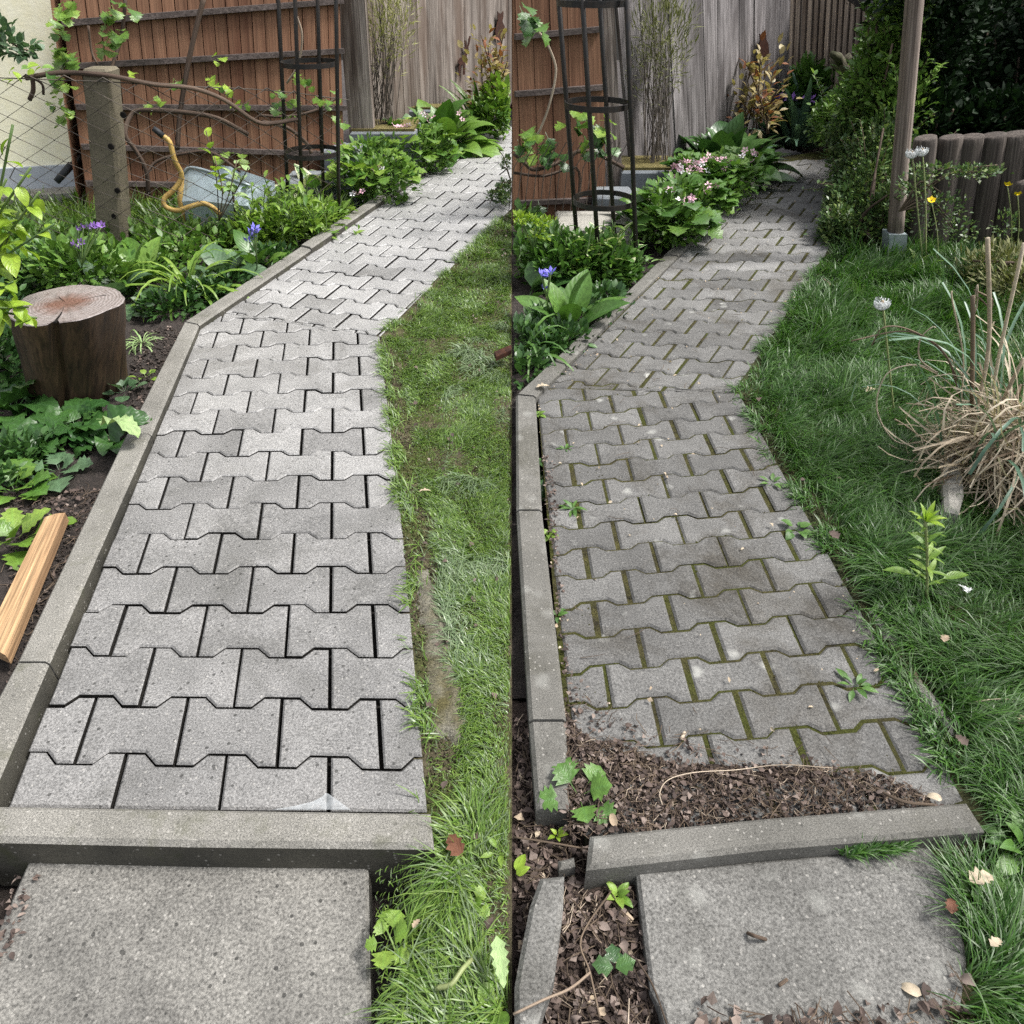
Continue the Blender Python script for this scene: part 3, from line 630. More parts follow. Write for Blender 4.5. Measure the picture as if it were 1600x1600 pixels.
# left: brown shed, cream house, grey fence
A1, B1 = g(118, 331), g(545, 279)
sh = thing('wooden_shed', 'brown plank shed wall with dark horizontal battens beside the cream house', 'shed', A1)
boards(sh, 'plank', A1, B1, 22, (93, 531), (139, 540), 0, 330, -.10, 1.24, 'brown', proud=.006, gap=.005)
battens(sh, A1, B1, [(96, 36, 535, 1), (108, 103, 536, 79), (118, 166, 540, 168), (127, 228, 541, 240), (134, 285, 540, 291)], 'batten')
u1 = (B1 - A1) / np.linalg.norm(B1 - A1); n1 = np.array([-u1[1], u1[0], 0])
mb = MB(); mb.hexa([A1 + n1 * .03 - [0, 0, .1], A1 + n1 * .06 - [0, 0, .1], A1 + n1 * 2.2 + u1 * .8 - [0, 0, .1], A1 + n1 * 2.2 + u1 * .83 - [0, 0, .1]], [A1 + n1 * .03 + [.26, .05, 1.21], A1 + n1 * .06 + [.26, .05, 1.21], A1 + n1 * 2.2 + u1 * .8 + [.26, .05, 1.21], A1 + n1 * 2.2 + u1 * .83 + [.26, .05, 1.21]])
mb.hexa([A1 + u1 * .05 + n1 * .05 - [0, 0, .1], B1 + n1 * .05 - [0, 0, .1], B1 + n1 * 2.2 - [0, 0, .1], A1 + u1 * .9 + n1 * 2.2 - [0, 0, .1]], [A1 + u1 * .32 + n1 * .05 + [0, 0, 1.21], B1 + n1 * .05 + [0, 0, 1.21], B1 + n1 * 2.2 + [0, 0, 1.21], A1 + u1 * .9 + n1 * 2.2 + [0, 0, 1.21]])
part('side_wall', mb.vf, M['brown'], sh)
hp = g(60, 312); hs_ = thing('house', 'cream rendered house wall with a blue-grey base band', 'house', hp)
dh = np.array([math.cos(.26), math.sin(.26), 0]); nh = np.array([-dh[1], dh[0], 0])
def wallblock(c0, l0, l1, t0, t1, z0, z1): return MB().hexa([c0 + dh * l0 + nh * t0 + [0, 0, z0], c0 + dh * l1 + nh * t0 + [0, 0, z0], c0 + dh * l1 + nh * t1 + [0, 0, z0], c0 + dh * l0 + nh * t1 + [0, 0, z0]], [c0 + dh * l0 + nh * t0 + [0, 0, z1], c0 + dh * l1 + nh * t0 + [0, 0, z1], c0 + dh * l1 + nh * t1 + [0, 0, z1], c0 + dh * l0 + nh * t1 + [0, 0, z1]]).vf
h0 = np.array([hp[0], hp[1], 0]); zt = at(60, 261, hp[1] + .08)[2]
part('wall', wallblock(h0, -4.5, 1.6, .11, 1.6, -.1, 4.2), M['plaster'], hs_); part('plinth', wallblock(h0, -4.5, 1.6, .08, 1.5, -.1, zt), M['plinth'], hs_); part('paving_strip', wallblock(h0, -4.5, .5, -.10, .08, -.05, .05), M['stone'], hs_)
F0, F1 = at(545, 250, 5.75), np.array([.02, 9.1, 0])
F0[2] = 0
gf = thing('wooden_fence', 'silver grey weathered board fence behind the clean path, deer and cat figures on it', 'fence', F0)
boards(gf, 'board', F0, F1, 17, (566, 806), (580, 803), 0, 190, -.1, 1.42, 'greyw', jit=.25, proud=.008, cutx=-1)
pp = at(556, 120, 5.72)
def lean_post(name, label, cat, pb, pt, w, mat, zb, zt, Y, dep=.1):
    b, t = at(*pb, Y), at(*pt, Y); d = (t - b) / (t[2] - b[2]); b = b + d * (zb - b[2]); t = t + d * (zt - t[2]); x, y = np.array([w / 2, 0, 0]), np.array([0, dep / 2, 0])
    mb = MB(); mb.hexa([b - x - y, b + x - y, b + x + y, b - x + y], [t - x - y, t + x - y, t + x + y, t - x + y]); return mb, b
mb, b = lean_post('', '', '', (566, 200), (551, 0), .17, '', -.1, 1.5, 5.7)
part('fence_post', mb.vf, M['greyw'], label='broad grey corner plank between the brown shed and the grey fence', cat='post')
# right: brown shed, grey fence, slatted wall
A2, B2 = g(800, 343), g(952, 330)
sh2 = thing('wooden_shed', 'brown plank shed end with two dark battens behind the right trellis', 'shed', A2)
boards(sh2, 'plank', A2, B2, 6, (776, 940), (790, 948), 0, 330, -.1, 1.26, 'brown', proud=.006, cutx=1, gap=.005)
battens(sh2, A2, B2, [(803, 57, 938, 45), (803, 146, 944, 135), (803, 316, 948, 310)], 'batten', .026)
mb, b = lean_post('', '', '', (962, 300), (947, 20), .085, '', -.05, 1.32, 4.9, .08)
part('fence_post', mb.vf, M['greyw'], label='slim bleached post at the corner of the right brown shed', cat='post')
F2, F3 = at(968, 250, 5.0), at(1238, 150, 7.1); F2[2] = F3[2] = 0
gf2 = thing('wooden_fence', 'dark grey weathered board fence behind the dirty path, one rusted figure on it', 'fence', F2)
boards(gf2, 'board', F2, F3, 16, (962, 1234), (978, 1228), 0, 180, -.1, 1.36, 'greyd', jit=.3, proud=.01)
S0, S1_ = at(1230, 150, 7.1), at(1410, 150, 6.3); S0[2] = S1_[2] = 0
sl = thing('slatted_wall', 'outbuilding wall of narrow brown-grey upright slats under a dark gutter', 'wall', S0)
uS = (S1_ - S0) / np.linalg.norm(S1_ - S0); nS = np.array([uS[1], -uS[0], 0])
topS = lambda f: 1.62 - .62 * max(0, f - .45)
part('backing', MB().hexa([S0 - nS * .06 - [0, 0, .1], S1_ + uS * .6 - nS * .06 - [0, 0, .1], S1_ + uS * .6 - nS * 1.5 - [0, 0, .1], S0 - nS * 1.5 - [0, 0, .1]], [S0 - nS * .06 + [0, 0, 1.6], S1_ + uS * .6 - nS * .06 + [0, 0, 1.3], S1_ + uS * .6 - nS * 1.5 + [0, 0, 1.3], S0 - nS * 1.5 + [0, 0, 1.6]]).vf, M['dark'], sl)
boards(sl, 'slat', S0, S1_, 19, (1233, 1414), (1228, 1402), 0, 140, -.1, 1.62, 'slat', th=.03, gap=.022, proud=.004, tops=topS)
part('gutter', MB().tube([at(1330, -14, 6.35), at(1391, 26, 6.15)], .055, 10).tube([at(1318, -30, 6.45), at(1330, -14, 6.35)], .055, 10).vf, M['gutter'], sl, smooth=True)
part('eaves_board', MB().hexa([at(1300, -12, 6.45), at(1405, 22, 6.12), at(1406, 14, 6.2), at(1300, -20, 6.55)], [at(1300, -24, 6.42), at(1405, 8, 6.1), at(1406, 0, 6.2), at(1300, -32, 6.55)]).vf, M['gutter'], sl)
# dark open lean-to behind the palisade, unseen overhang added to darken it
lt = thing('lean_to', 'black-brown shed wall deep in shade behind the log palisade', 'shed', (3.9, 6.2, 0))
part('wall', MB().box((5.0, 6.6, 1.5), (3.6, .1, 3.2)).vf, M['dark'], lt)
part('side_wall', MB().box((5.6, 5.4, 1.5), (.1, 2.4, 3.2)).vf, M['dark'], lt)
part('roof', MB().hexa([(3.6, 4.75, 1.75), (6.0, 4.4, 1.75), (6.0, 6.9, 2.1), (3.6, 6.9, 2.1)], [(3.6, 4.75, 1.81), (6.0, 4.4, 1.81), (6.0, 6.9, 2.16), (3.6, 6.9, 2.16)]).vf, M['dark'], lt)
# ================================================================ BUILT THINGS, LEFT
# log standing on end
cb, ct = g(122, 606, -.05), at(105, 476, g(122, 606)[1] + .02)
lg = thing('log_stump', 'wet brown sawn log standing on end beside the clean path', 'log', cb)
def stump():
    n, m = 90, 12; V = []; F = []
    for j in range(m):
        f = j / (m - 1); c = lerp(cb, ct, f)
        for i in range(n):
            a = 2 * math.pi * i / n; r = .168 + .012 * f * f + .008 * math.sin(3 * a + 1) + .005 * math.sin(7 * a + f) + .02 * max(0, .25 - f) + .011 * (float(fbm(np.array(a * 3.0), np.array(f * 5), 5)) - .5) + .006 * (float(fbm(np.array(a * 14.0), np.array(f * 3), 6)) - .5)
            if abs(((a - 4.95 + math.pi) % (2 * math.pi)) - math.pi) < .07: r -= .028
            V.append(c + np.array([r * math.cos(a), r * math.sin(a), 0]))
    F = [(j * n + i, j * n + (i + 1) % n, (j + 1) * n + (i + 1) % n, (j + 1) * n + i) for j in range(m - 1) for i in range(n)]
    return V, F, [(v[0] - (ct[0] - cb[0]) * (v[2] - cb[2]) / (ct[2] - cb[2]), v[1], v[2]) for v in V]
sv, sf, sg = stump(); rim = sv[-90:]
part('bark', (sv, sf, sg), M['bark'], lg, smooth=True)
Vt = [np.array(p) - ct for p in rim]; Vt2 = [p * .985 + [0, 0, .004] for p in Vt] + [p * .5 + [0, 0, .005 + .002 * math.sin(i)] for i, p in enumerate(Vt)] + [np.array([0, 0, .004])]
me = bpy.data.meshes.new('cut_face'); n_ = 90
me.from_pydata([tuple(v) for v in Vt + Vt2], [], [(i, (i + 1) % 90, 90 + (i + 1) % 90, 90 + i) for i in range(90)] + [(90 + i, 90 + (i + 1) % 90, 180 + (i + 1) % 90, 180 + i) for i in range(90)] + [(180 + i, 180 + (i + 1) % 90, 270) for i in range(90)]); me.materials.append(M['cut'])
m4 = np.eye(4); m4[:3, 3] = ct + [0, 0, .001]; place('cut_face', me, lg, m4)
for aa, r0, r1, w in ((4.95, .03, .172, .004), (2.3, .02, .10, .002), (.6, .05, .13, .0018)):
    d_ = np.array([math.cos(aa), math.sin(aa), 0]); e_ = np.array([-d_[1], d_[0], 0]); q = [ct + d_ * r0, ct + d_ * (r0 + r1) / 2 + e_ * (w * .6 + .004), ct + d_ * r1 + e_ * w, ct + d_ * r1 - e_ * w, ct + d_ * (r0 + r1) / 2 - e_ * (w * .6 - .004)]
    part('crack', MB().hexa([p + [0, 0, .002] for p in q], [p + [0, 0, .0072] for p in q]).vf, M['dark'], lg)
# orange timber offcut
T = [g(70, 808, .014), g(102, 801, .014), g(9, 1024, .012), g(-28, 1006, .012)]
P = [np.array(p) for p in T]; dn = np.array([0, 0, -.03])
ridge = [lerp(P[0], P[1], .55) + [0, 0, .004], lerp(P[3], P[2], .55) + [0, 0, .004]]
tb_ = thing('timber_offcut', 'rough orange timber offcut lying on soil beside the pale kerb', 'timber', P[0])
mb = MB(); mb.add([P[0], ridge[0], P[1], P[1] + dn, P[0] + dn, P[3], ridge[1], P[2], P[2] + dn, P[3] + dn], [(4, 3, 2, 1, 0), (5, 6, 7, 8, 9), (0, 1, 6, 5), (1, 2, 7, 6), (2, 3, 8, 7), (3, 4, 9, 8), (4, 0, 5, 9)], [(i * .03, 0, 0) for i in range(5)] + [(i * .03, .5, 0) for i in range(5)])
part('beam', mb.vf, M['timber'], tb_)
# chain-link fence with a concrete post
pbY = g(182, 388)[1]; pb0, pt0 = at(182, 388, pbY), at(158, 110, pbY)
cl = thing('chain_link_fence', 'rusty chain-link fence on one squared concrete post before the brown shed', 'fence', pb0)
d = (pt0 - pb0); pbx = pb0 - d * .1; mb = MB(); s = .066
def ring(c, k): return [c + np.array([x * k, y * k, 0]) for x, y in [(-s, -s * .8), (-s * .8, -s), (s * .8, -s), (s, -s * .8), (s, s * .8), (s * .8, s), (-s * .8, s), (-s, s * .8)]]
mb.hexa(ring(pbx, 1.06), ring(pt0, .98)); mb.hexa(ring(pt0 + [0, 0, .001], .98), ring(pt0 + [0, 0, .012], .86)); part('post', mb.vf, M['post'], cl)
for px, py in [(173, 229), (183, 298), (178, 338), (192, 180)]:
    c = at(px, py, pbY - .068); part('bolt_hole', MB().tube([c + [0, .006, 0], c - [0, .003, 0]], [.016, .013], 8).vf, M['dark'], cl)
Yw = pbY - .09; pit = .088; FA, FB, FC = at(-60, 121, Yw), at(176, 120, Yw), at(545, 152, 5.05); seg = [np.linalg.norm((FB - FA)[:2]), np.linalg.norm((FC - FB)[:2])]
def fpt(s): return lerp(FA, FB, s / seg[0]) if s < seg[0] else lerp(FB, FC, (s - seg[0]) / seg[1])
mb = MB()
for i in range(int(sum(seg) / pit)):
    pts = []
    for j in range(40):
        s_ = min(max(i * pit + (pit / 2 if (j + i) % 2 else -pit / 2) * 1.04, 0), sum(seg)); p = fpt(s_); z = p[2] - j * pit * .5 + .012 * math.sin(s_ * 5 + j * .3)
        if z < -.03: break
        pts.append((p[0] + .10 * (p[2] - z), p[1] + (.003 if j % 2 else -.003), z))
    mb.tube(pts, .0031, 4, cap=False)
part('wire_mesh', mb.vf, M['wire'], cl, kind='stuff')
for dz_ in (0, .74):
    part('tension_wire', MB().tube([fpt(s_) - [0, 0, dz_ + .02 * math.sin(s_ * 2) ** 2] for s_ in np.linspace(0, sum(seg), 14)], .0024, 4).vf, M['wire'], cl)
# blue-grey blocks stepped up the bank
def block(label, a, b, ztopp, Y0, dep, mat='block', moss=False):
    """front face corners in the photo: a top-left, b bottom-right, at depth Y0"""
    p, q = at(*a, Y0), at(*b, Y0); z0 = -.08
    c = ((p[0] + q[0]) / 2, Y0 + dep / 2, (p[2] + z0) / 2); t = thing('concrete_block', label, 'block', (c[0], c[1], 0))
    x, y, w = c[0], c[1], abs(q[0] - p[0]); ch = .012
    mb = MB(); k = w / 2; hh = dep / 2
    mb.hexa([(x - k, y - hh, z0), (x + k, y - hh, z0), (x + k, y + hh, z0), (x - k, y + hh, z0)], [(x - k, y - hh, p[2] - ch), (x + k, y - hh, p[2] - ch), (x + k, y + hh, p[2] - ch), (x - k, y + hh, p[2] - ch)])
    mb.hexa([(x - k, y - hh, p[2] - ch + .0005), (x + k, y - hh, p[2] - ch + .0005), (x + k, y + hh, p[2] - ch + .0005), (x - k, y + hh, p[2] - ch + .0005)], [(x - k + ch, y - hh + ch, p[2]), (x + k - ch, y - hh + ch, p[2]), (x + k - ch, y + hh - ch, p[2]), (x - k + ch, y + hh - ch, p[2])])
    part('body', mb.vf, M[mat], t)
    if moss: part('moss_top', MB().box((x, y + .01, p[2] + .006), (w * .96, dep * .9, .02)).vf, M['mossroof'], t)
block('lowest blue-grey block of the stepped bank behind the left trellis', (437, 285), (556, 302), 0, 5.0, .32)
block('middle blue-grey block of the stepped bank beside the left trellis', (500, 236), (562, 262), 0, 5.35, .3)
block('top blue-grey block with yellow moss below the tall broom bush at the left fence', (546, 207), (650, 232), 0, 5.6, .4, moss=True)
block('small mossy block half hidden by the big dark hosta at the left fence', (615, 172), (700, 195), 0, 6.7, .2, 'block', True)
block('pale flat block low in the bed behind the right trellis', (872, 357), (988, 372), 0, 4.05, .34, 'stone')
block('middle blue-grey block behind the right trellis', (931, 308), (990, 340), 0, 4.5, .25)
block('top blue-grey block with yellow moss below the right broom bush', (972, 268), (1062, 300), 0, 4.78, .36, moss=True)
# trellis obelisks
def obelisk(label, rods, rings, Y, rad=.011, ztop=1.85, Yd=.16):
    base = at(*rods[-1][1], Y); t = thing('garden_obelisk', label, 'trellis', (base[0], Y + Yd, 0)); ends = []
    for (a, b, yo) in rods:
        p, q = at(*b, Y + yo), at(*a, Y + yo); d = (q - p) / (q[2] - p[2]); p = p + d * (-.12 - p[2]); q = q + d * (ztop - q[2]); ends.append(q)
        part('upright', MB().tube([p, lerp(p, q, .5), q], rad, 8).vf, M['black'], t, smooth=True)
    c = np.mean(ends, 0); tip = c + [0, 0, .32]
    for q in ends: part('top_rod', MB().tube(spline([q, lerp(q, tip, .5) + (q - c) * .25, tip], 4), rad * .8, 6).vf, M['black'], t, smooth=True)
    part('finial', MB().tube([tip - [0, 0, .02], tip, tip + [0, 0, .025], tip + [0, 0, .05], tip + [0, 0, .07]], [.006, .02, .03, .02, .002], 10).vf, M['black'], t, smooth=True)
    for (xa, xb, y) in rings:
        c = (at(xa, y, Y + Yd) + at(xb, y, Y + Yd)) / 2; R = (at(xb, y, Y + Yd)[0] - at(xa, y, Y + Yd)[0]) / 2
        a = np.arange(29) * 2 * math.pi / 28; mb = MB(); h = .012
        o = [c + np.array([R * math.cos(k), R * math.sin(k), 0]) for k in a[:-1]]; i_ = [c + np.array([(R - .005) * math.cos(k), (R - .005) * math.sin(k), 0]) for k in a[:-1]]; n = 28; up = np.array([0, 0, h])
        V = [p - up for p in o] + [p + up for p in o] + [p - up for p in i_] + [p + up for p in i_]; F = []
        for k in range(n):
            l = (k + 1) % n; F += [(k, l, n + l, n + k), (2 * n + l, 2 * n + k, 3 * n + k, 3 * n + l), (n + k, n + l, 3 * n + l, 3 * n + k), (l, k, 2 * n + k, 2 * n + l)]
        part('ring', mb.add(V, F).vf, M['black'], t)
    return t
obelisk('black iron trellis obelisk with two hoops behind the clean path', [((435, 0), (449, 290), .25), ((496, 0), (505, 288), .30), ((461, 0), (472, 312), .04), ((525, 0), (530, 343), 0)], [(440, 528, 99), (445, 531, 238)], 4.55)
obelisk('black iron trellis obelisk with three hoops beside the dirty path bed', [((873, 0), (900, 355), .18), ((937, 0), (960, 368), .26), ((910, 0), (933, 370), .0), ((979, 0), (995, 425), .02)], [(870, 979, 4), (882, 985, 163), (895, 992, 313)], 3.66, .011, 1.7, .13)
# wheelbarrow on its side behind the fence
wY = 4.42; wb = thing('wheelbarrow', 'pale blue wheelbarrow tub tipped on end with bent yellow handles', 'wheelbarrow', at(340, 340, wY))
rimp = [(287, 272), (296, 263), (318, 266), (350, 277), (392, 291)]; low = [(288, 352), (300, 356), (325, 352), (360, 350), (398, 345)]
V = []; F = []
for k, (dy, sh_) in enumerate([(0, 0), (.0, 0), (.34, .10), (.36, .12)]):
    pass
def ringpts(y0, s): return [at(x, y, wY + y0) for x, y in s]
top = ringpts(0, rimp); bot = ringpts(-.04, low); topb = [p + np.array([.03, .36, -.06]) for p in top]; botb = [p + np.array([.05, .30, -.02]) for p in bot]
mid = [lerp(a, b, .5) + np.array([-.012, -.05, 0]) for a, b in zip(top, bot)]
mb = MB(); V = top + mid + bot + botb + topb; n = 5
F = [(r * n + i, r * n + i + 1, (r + 1) * n + i + 1, (r + 1) * n + i) for r in range(4) for i in range(n - 1)] + [(0, n, 2 * n, 3 * n, 4 * n), tuple(r * n + n - 1 for r in (4, 3, 2, 1, 0))]
part('tub', mb.add(V, F).vf, M['tub'], wb, smooth=False)
part('rim', MB().tube(spline([p + np.array([0, -.004, .004]) for p in top], 5), .008, 7).vf, M['zinc'], wb, smooth=True)
hd = [at(254, 212, wY - .12), at(265, 222, wY - .12), at(273, 250, wY - .12), at(284, 275, wY - .1), at(272, 296, wY - .12), at(257, 310, wY - .14), at(258, 322, wY - .15), at(276, 329, wY - .15), at(300, 322, wY - .14), at(318, 318, wY - .13), at(332, 324, wY - .12), at(345, 336, wY - .1)]
hb = part('handle', MB().tube(spline(hd, 4), .0135, 9).vf, M['yellow'], wb, smooth=True)
part('grip', MB().tube([at(239, 200, wY - .125), at(247, 206, wY - .12), at(255.5, 213, wY - .12)], [.014, .0165, .0165], 9).vf, M['rubber'], hb, smooth=True)
part('leg', MB().tube([at(284, 276, wY - .04), at(281, 310, wY - .06), at(287, 350, wY - .08)], .015, 8).vf, M['yellow'], wb, smooth=True)
hh = part('handle', MB().tube([at(128, 244, 4.9), at(108, 262, 4.85)], .018, 8).vf, M['black'], wb, smooth=True, label='far handle tube')
part('grip', MB().tube([at(112, 257, 4.86), at(88, 284, 4.8)], [.022, .019], 8).vf, M['rubber'], hh, smooth=True)
# rusted steel figures (flat plates, as in the photo)
def plate(name, label, cat, outl, A, B, off, th=.006):
    u = B - A; u = u / np.linalg.norm(u); nr = np.array([u[1], -u[0], 0]); t = None
    P = [onw(x, y, A, B, 0) + nr * off for x, y in outl]; Q = [p - nr * th for p in P]; n = len(P)
    F = [tuple(range(n)), tuple(range(2 * n - 1, n - 1, -1))] + [(i, (i + 1) % n, n + (i + 1) % n, n + i) for i in range(n)]
    me = part(name, (P + Q, F), M['rust'], label=label, cat=cat); return me
plate('deer_plaque', 'small rusted steel deer silhouette with antlers on the grey fence', 'garden figure', [(711, 118), (711.5, 105), (713, 101), (710, 98), (710.5, 94), (714, 90), (720, 87), (723, 80), (722, 77), (719, 74), (722, 72.5), (721, 68), (720, 63), (722, 63), (723, 68), (725, 72), (726.5, 66), (727, 60), (728.5, 56), (730, 56), (729.5, 62), (728, 69), (726.5, 74), (727, 77), (725.5, 80), (724, 88), (722, 96), (721, 101), (721, 116), (718.5, 117), (718.5, 102), (715.5, 101), (714, 107), (713.5, 119)], F0, F1, .035)
plate('cat_plaque', 'rusted steel sitting cat silhouette on the grey fence above tan shrub', 'garden figure', [(770, 60), (769, 50), (771, 40), (773, 33), (772.5, 27), (772, 17), (775, 21), (778.5, 21), (781.5, 17), (781.5, 27), (780, 33), (783, 40), (785, 50), (784, 60)], F0, F1, .035)
plate('cat_plaque', 'rusted steel figure on the dark grey fence above the right tan shrub', 'garden figure', [(1179, 94), (1178, 74), (1180, 63), (1179, 52), (1182, 55), (1186, 55), (1189, 51), (1190, 62), (1193, 68), (1194, 82), (1192, 95)], F2, F3, .04)
# ================================================================ BUILT THINGS, RIGHT
poY = g(1398, 402)[1]
pl = thing('wooden_pole', 'weathered round wooden pole leaning in a galvanised steel shoe', 'pole', g(1398, 402))
pts = [at(1399, 366, poY), at(1406, 270, poY), at(1415, 165, poY), at(1422, 80, poY), at(1430, -10, poY)]; pts.append(pts[-1] + (pts[-1] - pts[-2]) * 4)
part('shaft', MB().tube(spline(pts, 3), .039, 14).vf, M['pole'], pl, smooth=True)
a, b = at(1398, 362, poY), at(1396, 412, poY); mb = MB(); k = .046
mb.hexa([b + [x * k, y * k, 0] for x, y in [(-1, -1), (1, -1), (1, 1), (-1, 1)]], [a + [x * k, y * k, 0] for x, y in [(-1, -1), (1, -1), (1, 1), (-1, 1)]]); part('steel_shoe', mb.vf, M['zinc'], pl)
paY = 4.05
pal = thing('log_palisade', 'low palisade of dark weathered round logs behind the lawn', 'palisade', at(1500, 400, paY))
for (xt, yt, wpx, xb) in [(1446, 214, 34, 1432), (1486, 213, 36, 1466), (1517, 212, 38, 1492), (1552, 210, 38, 1528), (1586, 208, 40, 1562), (1622, 208, 40, 1600), (1658, 210, 38, 1636), (1694, 208, 38, 1672)]:
    t_, b_ = at(xt, yt, paY + random.uniform(-.02, .02)), at(xb, 400, paY); b_[2] = -.1; r = wpx * mpp(paY, .3) / 2 * .99; n = 14
    ax = [0, .3, .6, .95, .985, .997, 1.0]; rr = [1, .98, 1.01, 1, .97, .90, .78]
    part('log', MB().tube([lerp(b_, t_, k) for k in ax], [r * k for k in rr], n).vf, M['palis'], pal, smooth=True)
part('log', MB().tube([at(1600, 402, 3.8), at(1603, 300, 3.8), at(1607, 286, 3.8), at(1608, 282, 3.8)], [.06, .06, .055, .03], 12).vf, M['palis'], pal, smooth=True, label='shorter log standing in front')
db = thing('dead_branch', 'mossy broken dead branch sticking out above the small-leaved shrub', 'branch', at(1340, 130, 5.6))
part('limb', MB().tube(spline([at(1303, 88, 5.5), at(1312, 100, 5.5), at(1325, 112, 5.55), at(1345, 128, 5.6), at(1375, 150, 5.7)], 4), [.034] + [.042] * 15 + [.05], 9).vf, M['driftw'], db, smooth=True)
part('stub', MB().tube([at(1312, 101, 5.5), at(1310, 90, 5.45), at(1299, 84, 5.42)], [.034, .026, .018], 7).vf, M['driftw'], db, smooth=True)
part('stub', MB().tube([at(1325, 108, 5.55), at(1322, 92, 5.5), at(1329, 86, 5.5)], [.036, .03, .02], 7).vf, M['driftw'], db, smooth=True)
# ================================================================ GRASS
def grass(name, label, n, poly, hr, wr, lean, mat, side, zf, dens=None, far=None, seed=1):
    rg = np.random.default_rng(seed); P = GP(poly); a, b = P.min(0), P.max(0)
    Xs, Ys = [], []; c = 0
    while c < n:
        x = rg.uniform(a[0], b[0], n); y = rg.uniform(a[1], b[1], n); k = inpoly(x, y, P)
        d = dens(x, y) if dens else 1
        k &= rg.random(n) < d / np.maximum(1, y / 1.6)
        Xs.append(x[k]); Ys.append(y[k]); c += k.sum()
        if not k.any(): break
    x = np.concatenate(Xs)[:n]; y = np.concatenate(Ys)[:n]; n = len(x)
    dd = dens(x, y) if dens else np.ones(n)
    cl = fbm(x * 11, y * 11, 21); h = (hr[0] + (hr[1] - hr[0]) * rg.random(n) ** 1.5) * (.55 + .9 * cl) * (.25 + .75 * np.clip(dd, 0, 1))
    w = rg.uniform(wr[0], wr[1], n) * np.maximum(1, y / 2.0)
    ang = 6.28 * fbm(x * 5, y * 5, 31, 2) * 2 + rg.normal(0, .8, n); ln = np.clip(rg.normal(lean, .28, n), .05, 1.5)
    d = np.stack([np.cos(ang), np.sin(ang)], 1); sa = ang + rg.normal(1.57, .5, n); s = np.stack([np.cos(sa), np.sin(sa)], 1)
    z0 = zf(x, y) - .004; Vv = np.zeros((n, 8, 3))
    for i, t in enumerate((0, .4, .75, 1.0)):
        el = (1.35 - ln * (t ** 1.0) * 1.25)
        r = h * (t * np.cos(1.35 - ln * t * .8)); z = h * t * np.sin(np.clip(1.35 - ln * t * .95, -.2, 1.5))
        cx = x + d[:, 0] * r; cy = y + d[:, 1] * r; ww = w * (1, .95, .7, .08)[i] / 2
        for j, sg in enumerate((-1, 1)):
            Vv[:, i * 2 + j] = np.stack([cx + s[:, 0] * ww * sg, cy + s[:, 1] * ww * sg, z0 + z + .002 * t], 1)
    k = (Vv[..., 0] * side).min(1) > .002; Vv = Vv[k]; n = len(Vv)
    q = np.array([(0, 1, 3, 2), (2, 3, 5, 4), (4, 5, 7, 6)]); Q = (q[None] + (np.arange(n) * 8)[:, None, None]).reshape(-1, 4)
    part(name, (Vv.reshape(-1, 3), Q, {'rnd': np.repeat(rg.random(n), 8), 'edge': np.zeros(n * 8), 'lt': np.tile(np.repeat([0, .4, .75, 1.], 2), n)}), M[mat], label=label, kind='stuff')
sm = lambda x, a, b: np.clip((x - a) / (b - a), 0, 1) ** 2 * (3 - 2 * np.clip((x - a) / (b - a), 0, 1))
def densL(x, y):
    d = x - xon(RE, y); nz = fbm(x * 14, y * 14, 41)
    w = np.interp(y, [.3, .55, .75, 1.1, 2.2, 3.0, 4.4], [.05, .07, .09, .11, .08, .05, .02])
    d = np.where(y < .655, x + .198, d)        # beside the slab the lawn starts at the slab's edge
    out = sm(d + (nz - .5) * .10, w * .35, w * 1.1)
    return np.clip(out, .28, 1) * (.45 + .8 * sm(fbm(x * 8, y * 8, 43), .3, .6)) * ~inpoly(x, y, SLAB1) * ~inpoly(x, y, KERB1)
LG = [(596, 527), (800, 328), (800, 1640), (584, 1640), (583, 1352), (676, 1330), (668, 1265), (657, 1100), (629, 832), (607, 635)]
grass('grass', 'short matted lawn grass right of the clean path', 60000, LG, (.016, .046), (.0014, .0026), .95, 'grass', -1, zlawn, densL, seed=3)
grass('grass', 'longer wet blades through the lawn right of the clean path', 2600, [(690, 1350), (800, 1100), (800, 1640), (620, 1640), (625, 1450)], (.05, .11), (.002, .0034), 1.2, 'grass', -1, zlawn, lambda x, y: sm(fbm(x * 9, y * 9, 47), .4, .6), seed=4)
grass('grass', 'longer pale wet blades through the lawn right of the clean path', 2600, [(690, 560), (800, 480), (800, 1250), (720, 1150), (680, 900)], (.04, .085), (.0018, .003), 1.25, 'pgrass', -1, zlawn, lambda x, y: sm(fbm(x * 7, y * 7, 48), .45, .62), seed=5)
def fringe(name, label, n, E_, y0, y1, mat, side, zf, seed, inward):
    rg = np.random.default_rng(seed); y = rg.uniform(g(800, y1)[1], g(800, y0)[1], n * 3); x = xon(E_, y) + rg.normal(.012, .018, n * 3); k = (fbm(x * 9 + 3, y * 9, seed) > .47) & (x > xon(E_, y) - inward); x, y = x[k][:n], y[k][:n]; m = len(x)
    part(name, bake([leafT(.07, 'strap', 3, 1.2, .0), leafT(.05, 'strap', 3, 1.8, .0), leafT(.06, 'strap', 3, .5, .0)], np.stack([x, y, x * 0 - .004], 1), frame(rg.uniform(1.4, 4.9, m), rg.uniform(.1, 1.2, m), rg.normal(0, .4, m)), rg.uniform(.02, .062, m), side), M[mat], label=label, kind='stuff')
fringe('grass', 'grass blades leaning over the right edge of the clean path', 3200, RE, 340, 1260, 'grass', -1, zlawn, 61, .012)
zlr = lambda x, y: zlawn(x, y) + .004
